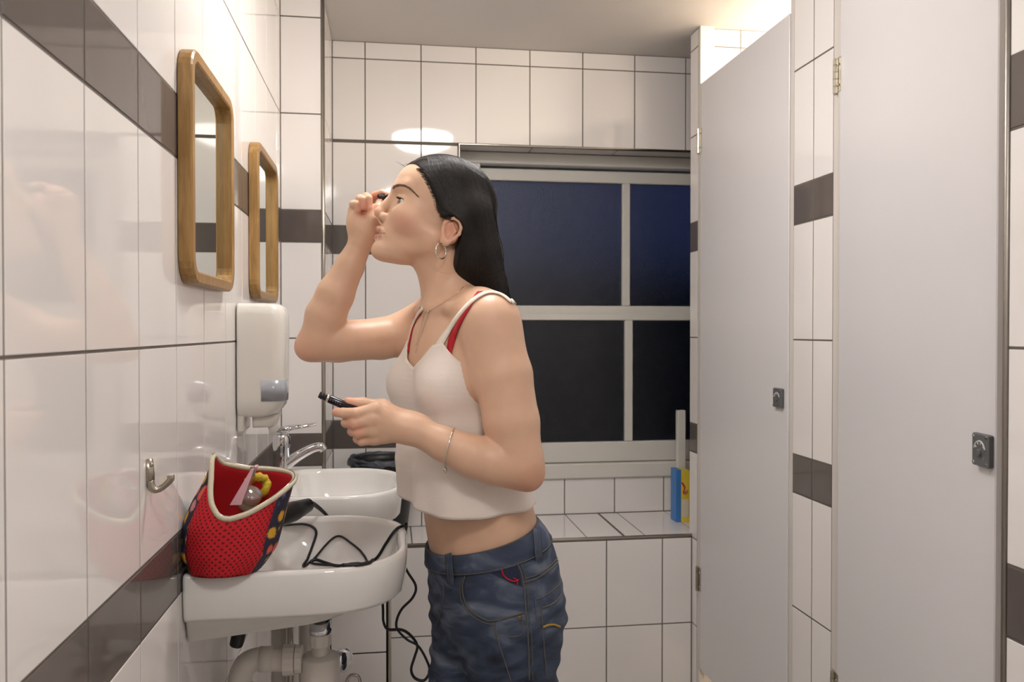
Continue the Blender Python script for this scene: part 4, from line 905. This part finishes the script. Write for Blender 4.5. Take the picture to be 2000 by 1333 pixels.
M['cami'] = fabric('cream_jersey', srgb(240, 229, 220), 0.85, 0.03, 14); M['binding'] = mat('ivory_binding', srgb(238, 228, 214), 0.8)
NP, NT = 180, 70
phi = np.linspace(-math.pi, math.pi, NP, endpoint=False)
vtop = perint(phi, [-180, -120, -95, -70, -45, -34, -18, 0, 18, 34, 46, 60, 78, 100, 130, 180], [690, 712, 735, 728, 690, 668, 704, 722, 704, 676, 672, 704, 734, 742, 722, 690])
vhem = perint(phi, [-180, -120, -60, -30, 0, 30, 60, 90, 120, 150, 180], [950, 945, 952, 966, 984, 997, 1003, 1005, 990, 965, 950])
ztop = np.array([ZC(v) for v in vtop]); 
depth = perint(phi, [-180, -90, 0, 90, 180], [1.66, 1.74, 1.60, 1.53, 1.66])
zhem = np.array([CAM_Z-(v-646)*dd/1634*1.0 for v, dd in zip(vhem, depth)])
ztop = np.array([CAM_Z-(v-646)*dd/1634 for v, dd in zip(vtop, perint(phi, [-180, -90, 0, 90, 180], [1.68, 1.76, 1.56, 1.54, 1.68]))])
grid = []
for j in range(NT):
    t = j/(NT-1); z = zhem+(ztop-zhem)*t; r = radial(TOR, phi, z, 0.0045)
    zb_ = ZC(762); below = np.clip((zb_-z)/(zb_-zhem), 0, 1)
    fr = np.clip(np.cos(phi*0.8), 0, 1)**1.5
    hang = radial(TOR, phi, np.full(NP, zb_), 0.0045); c0 = centre(z); cB = centre(np.full(NP, zb_))
    shift = ((cB-c0) @ tf[:2])*np.cos(phi)
    tgt = hang+shift-0.012*np.sin(np.pi*np.clip(below*1.5, 0, 1))
    r = r+np.where(z < zb_, fr*np.maximum(0, tgt-r)*np.clip(below*4, 0, 1)*0.92, 0)
    r = r+below*(0.005*np.sin(7*phi+1)+0.003*np.sin(12*phi))+0.004*below
    r = r+0.0005*np.sin(60*z*10+3*phi)*np.clip(1-below, 0, 1)*0.6
    grid.append(surf_pts(phi, z, r))
G = np.array(grid); Vc = G.reshape(-1, 3); Qc = np.array([(j*NP+i, j*NP+(i+1) % NP, (j+1)*NP+(i+1) % NP, (j+1)*NP+i) for j in range(NT-1) for i in range(NP)])
cami = keep(link('camisole', np_mesh('camisole', Vc, Qc), M['cami']), person); cami['label'] = 'cream ribbed camisole top'
sm = cami.modifiers.new('thick', 'SOLIDIFY'); sm.thickness = 0.0016; sm.offset = 1
kobj('neck_binding', *tube([Vector(p) for p in G[-1]], 0.0018, 6, closed=True), M['binding'], cami, True)
kobj('hem_stitch', *tube([Vector(p) for p in G[0]], 0.0014, 6, closed=True), M['cami'], cami, True)
def seamline(name, F_, pts, off, r, m, parent, k=6):
    r = r*0.75 
    P = castpath(F_, pts, off, k); 
    return kobj(name, *tube(P, r, 6), m, parent, True) if len(P) > 2 else None
i0 = int(np.argmin(np.abs(phi-math.radians(72))))
kobj('side_seam', *tube([Vector(p) for p in G[4:-14, i0]], 0.0012, 6), M['binding'], cami, True)
def snap(F_, P, off):
    p = np.array([tuple(q) for q in P], dtype=f32)
    for _ in range(4): p = p-F_.grad(p)*np.clip(F_(p)-off, -0.03, 0.03)[:, None]
    return [Vector(q) for q in p]
def ribbon(F_, P, w, th):
    P = [Vector(p) for p in P]; N = F_.grad(np.array([tuple(p) for p in P], dtype=f32)); R = []
    for i, p in enumerate(P):
        T_ = (P[min(i+1, len(P)-1)]-P[max(i-1, 0)]).normalized(); n = Vector(N[i]); s_ = T_.cross(n).normalized(); n = s_.cross(T_)
        ww = w if not isinstance(w, (list, tuple)) else float(np.interp(i/(len(P)-1), np.linspace(0, 1, len(w)), w))
        R.append([p+s_*ww/2, p+s_*ww/2+n*th, p-s_*ww/2+n*th, p-s_*ww/2])
    return loft(R)
M['redbra'] = mat('red_lace', srgb(190, 12, 34), 0.55, noise=0.15, nscale=120)
kobj('strap', *ribbon(B, snap(B, crom([castpath(B, [(982, 577), (998, 590)], 0.002)[-1], Vector(px(1000, 606, 1.575)), Vector(px(994, 640, 1.595)), Vector(px(990, 690, 1.61))], 5), 0.002), 0.010, 0.0014), M['binding'], cami, True)
kobj('strap', *ribbon(B, castpath(B, [(848, 694), (862, 668), (880, 640), (900, 612), (920, 590), (942, 575), (962, 571), (982, 577), (998, 590)], 0.0020), [0.018, 0.014, 0.011, 0.010], 0.0014), M['binding'], cami, True)
kobj('strap', *ribbon(B, castpath(B, [(789, 712), (793, 690), (798, 665), (805, 638), (816, 615), (826, 602)], 0.0020), 0.008, 0.0014), M['binding'], cami, True)
bra = kobj('bra_strap', *ribbon(B, castpath(B, [(938, 570), (922, 590), (907, 613), (893, 638), (884, 660), (879, 682), (879, 698)], 0.0010), [0.010, 0.011, 0.013, 0.017, 0.019, 0.013, 0.004], 0.0014), M['redbra'], person, True); bra['label'] = 'red lace bra strap'
kobj('bra_strap', *ribbon(B, castpath(B, [(796, 690), (801, 660), (809, 630), (822, 606)], 0.0010), 0.012, 0.0014), M['redbra'], person, True)
# ------------------------------------------------------------------ jeans
JE = Field()
JE.ell(tp(952, 1075), (0.107, 0.157, 0.11), TA, 0.04); JE.ell(tp(967, 1155), (0.117, 0.160, 0.15), TA, 0.04)
for s in (-1, 1):
    JE.chain([tp(968, 1190, 0, s*0.070), tp(962, 1340, 0.006, s*0.078), tp(962, 1500, 0.0, s*0.085), tp(975, 1700, -0.005, s*0.09), tp(980, 1860, -0.01, s*0.095)], [0.094, 0.082, 0.076, 0.074, 0.078], 0.015, 0.03)
zA, zCc = px(838, 1078, YT), px(1050, 1003, YT); WS = (zCc[2]-zA[2])/(zCc[0]-zA[0])
def zwaist(X): return zA[2]+WS*(X-zA[0])
xs = axis([(-0.03, 0.36, 0.004)]); ys = axis([(1.38, 1.92, 0.004)]); zs = axis([(0.03, 0.98, 0.004)])
VJ, QJ = surface(JE, xs, ys, zs, margin=0.012)
gj = JE.grad(VJ)                                  # wrinkles
hfun = lambda p: 0.0020*np.sin(p[:, 2]*95+p[:, 0]*40+3*np.sin(p[:, 1]*25))*np.clip((0.80-p[:, 2])/0.15, 0, 1)+0.002*np.sin(p[:, 2]*170-p[:, 0]*110+p[:, 1]*60)*np.clip((0.82-p[:, 2])/0.1, 0, 1)
VJ = VJ+gj*hfun(VJ)[:, None].astype(f32)
def denim():
    m = mat('blue_denim', srgb(62, 78, 104), 0.8, bump=0.35, bscale=1100); nt = m.node_tree; b = nt.nodes['Principled BSDF']
    geo = nt.nodes.new('ShaderNodeNewGeometry'); mp = nt.nodes.new('ShaderNodeMapping'); mp.inputs['Scale'].default_value = (6, 6, 15)
    n1 = nt.nodes.new('ShaderNodeTexNoise'); n1.inputs['Scale'].default_value = 1.6; n1.inputs['Detail'].default_value = 7; n1.inputs['Distortion'].default_value = 0.8
    cr = nt.nodes.new('ShaderNodeValToRGB'); e = cr.color_ramp.elements; e[0].position = 0.22; e[0].color = srgb(28, 35, 52); e[1].position = 0.86; e[1].color = srgb(146, 154, 168); q = e.new(0.5); q.color = srgb(66, 78, 101)
    nt.links.new(geo.outputs['Position'], mp.inputs[0]); nt.links.new(mp.outputs[0], n1.inputs['Vector']); nt.links.new(n1.outputs['Fac'], cr.inputs[0]); nt.links.new(cr.outputs[0], b.inputs['Base Color'])
    return m
M['denim'] = denim(); M['seam'] = mat('denim_stitching', srgb(96, 92, 82), 0.8, noise=0.2, nscale=200); M['navy'] = mat('navy_pocket_cloth', srgb(34, 40, 66), 0.85); M['redth'] = mat('red_embroidery', srgb(190, 26, 40), 0.7); M['yelth'] = mat('mustard_stitching', srgb(176, 142, 60), 0.75); M['rivet'] = mat('copper_rivet', srgb(120, 104, 78), 0.35, 0.8)
jm = np_mesh('jeans', VJ, QJ); bm = bmesh.new(); bm.from_mesh(jm)
pn = Vector((-WS, 0, 1)).normalized()
bmesh.ops.bisect_plane(bm, geom=bm.verts[:]+bm.edges[:]+bm.faces[:], plane_co=(zA[0], YT, zA[2]-0.004), plane_no=pn, clear_outer=True)
bm.to_mesh(jm); bm.free(); jm.shade_smooth()
jeans = keep(link('jeans', jm, M['denim']), person); jeans['label'] = 'loose faded blue jeans'
phw = np.linspace(-math.pi, math.pi, 120, endpoint=False); wb_ = []
zt_ = np.full(120, ZC(1060))
for _ in range(5): P_ = surf_pts(phw, zt_, radial(JE, phw, zt_, 0.0)); zt_ = zwaist(P_[:, 0])
rt = radial(JE, phw, zt_, 0.0)
for dz_, off in ((0.0, -0.0035), (0.0, 0.0015), (-0.002, 0.003), (-0.017, 0.0035), (-0.033, 0.004), (-0.036, 0.002), (-0.036, -0.002)):
    wb_.append([tuple(p) for p in surf_pts(phw, zt_+dz_, radial(JE, phw, zt_+dz_, 0.0)+off)])
wband = kobj('waistband', *loft(wb_, True, False, False), M['denim'], jeans, True)
for ro in (1, 4): kobj('waist_stitch', *tube([Vector(p) for p in wb_[ro]], 0.0009, 5, closed=True), M['seam'], wband, True)
def loop_at(u, v0, v1, w_):
    P = castpath(JE, [(u, v0), (u+3, (v0+v1)/2), (u+5, v1)], 0.0065, 3); kobj('belt_loop', *ribbon(JE, P, w_, 0.003), M['denim'], jeans, True)
    for sgn in (-1, 1):
        Q_ = castpath(JE, [(u+sgn*5, v0+2), (u+5+sgn*5, v1-2)], 0.0105, 4); kobj('loop_stitch', *tube(Q_, 0.0007, 5), M['seam'], jeans, True)
loop_at(876, 1082, 1142, 0.016); loop_at(1047, 1036, 1096, 0.016)
sl = lambda pts, r=0.0011, m='seam', nm='seam', off=0.0022: seamline(nm, JE, pts, off, r, M[m], jeans)
sl([(908, 1126), (903, 1150), (909, 1178), (925, 1198), (948, 1211), (962, 1213), (990, 1207), (1024, 1197)], 0.0016, off=0.003)
sl([(904, 1128), (898, 1152), (904, 1182), (922, 1204), (946, 1217), (968, 1220)])
sl([(1011, 1102), (1018, 1120), (1024, 1150), (1027, 1190), (1031, 1240), (1033, 1290), (1034, 1330)], 0.0016, off=0.003)
sl([(1017, 1102), (1024, 1120), (1030, 1150), (1033, 1190), (1038, 1240), (1040, 1290), (1041, 1330)])
sl([(962, 1216), (972, 1250), (985, 1290), (998, 1332)], 0.0014)
sl([(1024, 1138), (1050, 1130), (1075, 1112), (1090, 1096)], 0.0018, off=0.003); sl([(1024, 1131), (1050, 1123), (1074, 1106), (1089, 1090)])
sl([(1046, 1172), (1064, 1165), (1082, 1152), (1096, 1138)], 0.0014); sl([(1046, 1172), (1047, 1200), (1050, 1214)], 0.0014)
sl([(1058, 1187), (1070, 1184), (1085, 1176), (1098, 1160)], 0.0016, off=0.004); sl([(1058, 1187), (1060, 1225), (1064, 1280), (1068, 1325)], 0.0014)
sl([(1061, 1226), (1070, 1222), (1082, 1221), (1094, 1225)], 0.0026, 'yelth', 'yellow_stitch', 0.002)
sl([(992, 1243), (1000, 1245), (1015, 1242), (1020, 1236), (1020, 1215)])
sl([(841, 1090), (842, 1105), (856, 1120), (866, 1150), (862, 1190), (850, 1230)], 0.0012)
def patch(name, pts, m, off=0.0022):
    P = castN(JE, pts, off=off)
    if any(p is None for p in P): return
    n = len(P); c = sum(P, Vector())/n; nn = Vector(JE.grad(np.array([tuple(c)], dtype=f32))[0]); cc_ = cast(JE, sum(u for u, v in pts)/n, sum(v for u, v in pts)/n, off=off)
    V = [p for p in P]+[cc_]+[p-nn*0.003 for p in P]; Fs = [(i, (i+1) % n, n) for i in range(n)]+[(i, n+1+i, n+1+(i+1) % n, (i+1) % n) for i in range(n)]
    return kobj(name, V, Fs, M[m], jeans)
patch('pocket_cloth', [(953, 1118), (975, 1113), (1009, 1104), (1013, 1118), (1020, 1146), (1000, 1140), (976, 1128)], 'navy')
sl([(980, 1112), (983, 1123), (992, 1132), (1005, 1136), (1014, 1133)], 0.0017, 'redth', 'red_embroidery', 0.003); sl([(1003, 1130), (1010, 1134), (1010, 1143)], 0.0015, 'redth', 'red_embroidery', 0.003)
rv = cast(JE, 1015, 1208, off=0.002); rn = Vector(JE.grad(np.array([tuple(rv)], dtype=f32))[0]); kobj('rivet', *lathe([(0.0045, 0), (0.0042, 0.0014), (0.002, 0.0018)], rv, rn, 14), M['rivet'], jeans, True)
# shoes, out of frame but under her
for s in (-1, 1):
    SHF_ = Field(); q0 = tp(980, 1880, -0.01, s*0.095); zf = np.array((0, 0, 1)); q0[2] = 0.05
    SHF_.chain([q0+tf*(-0.03), q0+tf*0.06-zf*0.008, q0+tf*0.15-zf*0.018], [0.043, 0.040, 0.032], 0.02)
    a0, a1 = q0-0.2, q0+0.2
    Vs, Qs = surface(SHF_, axis([(float(a0[0]), float(a1[0]), 0.006)]), axis([(float(a0[1]), float(a1[1]), 0.006)]), axis([(0.0, 0.13, 0.006)])); Vs[:, 2] = np.maximum(Vs[:, 2], 0.004)
    sh = kobj('shoe', Vs.tolist(), Qs.tolist(), M['cami'], person, True)
# ------------------------------------------------------------------ jewellery
M['silver'] = mat('silver', srgb(225, 220, 208), 0.16, 1.0)
ec = Vector(cast(B, 861, 476)); ec = ec+Vector((0, -0.004, -0.0145)); nrm = Vector((0.72, -0.69, 0)).normalized(); sd = nrm.cross(Vector((0, 0, 1)))
kobj('hoop_earring', *tube([ec+(sd*math.cos(t)+Vector((0, 0, 1))*math.sin(t))*0.0145 for t in np.linspace(0, 2*math.pi, 41)[:-1]], 0.0016, 8, closed=True), M['silver'], person, True)
nk = kobj('necklace', *tube(castpath(B, [(905, 560), (893, 573), (876, 584), (857, 597), (840, 607), (836, 609)], 0.0010), 0.0006, 6), M['silver'], person, True)
kobj('necklace_drop', *tube(castpath(B, [(836, 609), (832, 625), (825, 645), (817, 668), (811, 690)], 0.0012), 0.0006, 6), M['silver'], nk, True)
kobj('necklace_chain', *tube(castpath(B, [(836, 609), (829, 612), (822, 640), (812, 675)], 0.0010), 0.0005, 6), M['silver'], nk, True)
pb = cast(B, 836, 609, off=0.002); kobj('necklace_bead', *sphere(pb, 0.0022, 10, 8), M['silver'], nk, True)
f0, f1 = Vector(px(925, 892, 1.470)), Vector(px(866, 867, 1.480)); axd = (f1-f0).normalized(); bc = f0+(f1-f0)*0.79+Vector((0, -0.001, -0.002)); axd = Vector((-0.955, 0.20, 0.23)).normalized(); n1 = axd.orthogonal().normalized(); n2 = axd.cross(n1)
bg = kobj('bangle', *tube([bc+(n1*math.cos(t)+n2*math.sin(t))*0.0350 for t in np.linspace(0, 2*math.pi, 57)[:-1]], 0.0014, 8, closed=True), M['silver'], person, True)
low = min((bc+(n1*math.cos(t)+n2*math.sin(t))*0.0350 for t in np.linspace(0, 6.28, 60)), key=lambda q: q.z)
kobj('bangle_charm', *lathe([(0.001, 0), (0.0032, -0.003), (0.0034, -0.008), (0.001, -0.011)], low+Vector((0, 0, -0.001)), (0, 0, 1), 10), M['silver'], bg, True)
# ------------------------------------------------------------------ mascara
M['mblack'] = mat('gloss_black', srgb(22, 18, 24), 0.12); M['lilac'] = mat('lilac_print', srgb(150, 120, 160), 0.4)
m0, m1 = Vector(px(623, 771, 1.4965)), Vector(px(745, 823, 1.5015)); md = (m1-m0).normalized()
mt = empty('mascara_tube', m0, 'open black mascara tube with silver ring held in the lower hand', 'mascara')
kobj('tube_neck', *lathe([(0.0045, 0.0), (0.0058, 0.0005), (0.0058, 0.004), (0.0064, 0.005), (0.0064, 0.007), (0.0058, 0.008), (0.0058, 0.012), (0.0066, 0.0125), (0.0066, 0.0145)], m0, md, 24), M['mblack'], mt, True)
kobj('silver_ring', *lathe([(0.0072, 0.0), (0.0074, 0.0005), (0.0074, 0.0035), (0.0072, 0.004)], m0+md*0.0145, md, 24), M['silver'], mt, True)
kobj('tube_body', *lathe([(0.0070, 0.0), (0.0074, 0.001), (0.0074, 0.083), (0.006, 0.085)], m0+md*0.0185, md, 24), M['mblack'], mt, True)
sv = md.cross(Vector((0, 1, 0))).normalized(); fr_ = sv.cross(md); fr_ = fr_ if fr_.y < 0 else -fr_
for i in range(5):
    b0 = m0+md*(0.022+0.0045*i)+fr_*0.0072; kobj('print_mark', *tube([b0-sv*0.0014, b0+sv*0.0014], 0.0005, 5), M['lilac'], mt)
w0, w1 = Vector(px(739, 380, 1.700)), Vector(px(759, 390, 1.672)); wd_ = (w1-w0).normalized(); eyeT = Vector(hp(97, -19, 31))
wnd = empty('mascara_wand', w0, 'black mascara wand held at the eye by the raised hand', 'mascara')
kobj('wand_cap', *lathe([(0.0055, 0.0), (0.0074, 0.001), (0.0076, 0.028), (0.0066, 0.030)], w0, wd_, 20), M['mblack'], wnd, True)
kobj('wand_rod', *tube([w1, (w1+eyeT)/2, eyeT], 0.0013, 8), M['mblack'], wnd, True)
kobj('brush', *tube([(w1+eyeT)/2, eyeT, eyeT+(eyeT-w1).normalized()*0.006], [0.0028, 0.0034, 0.0018], 10), M['black'], wnd, True)
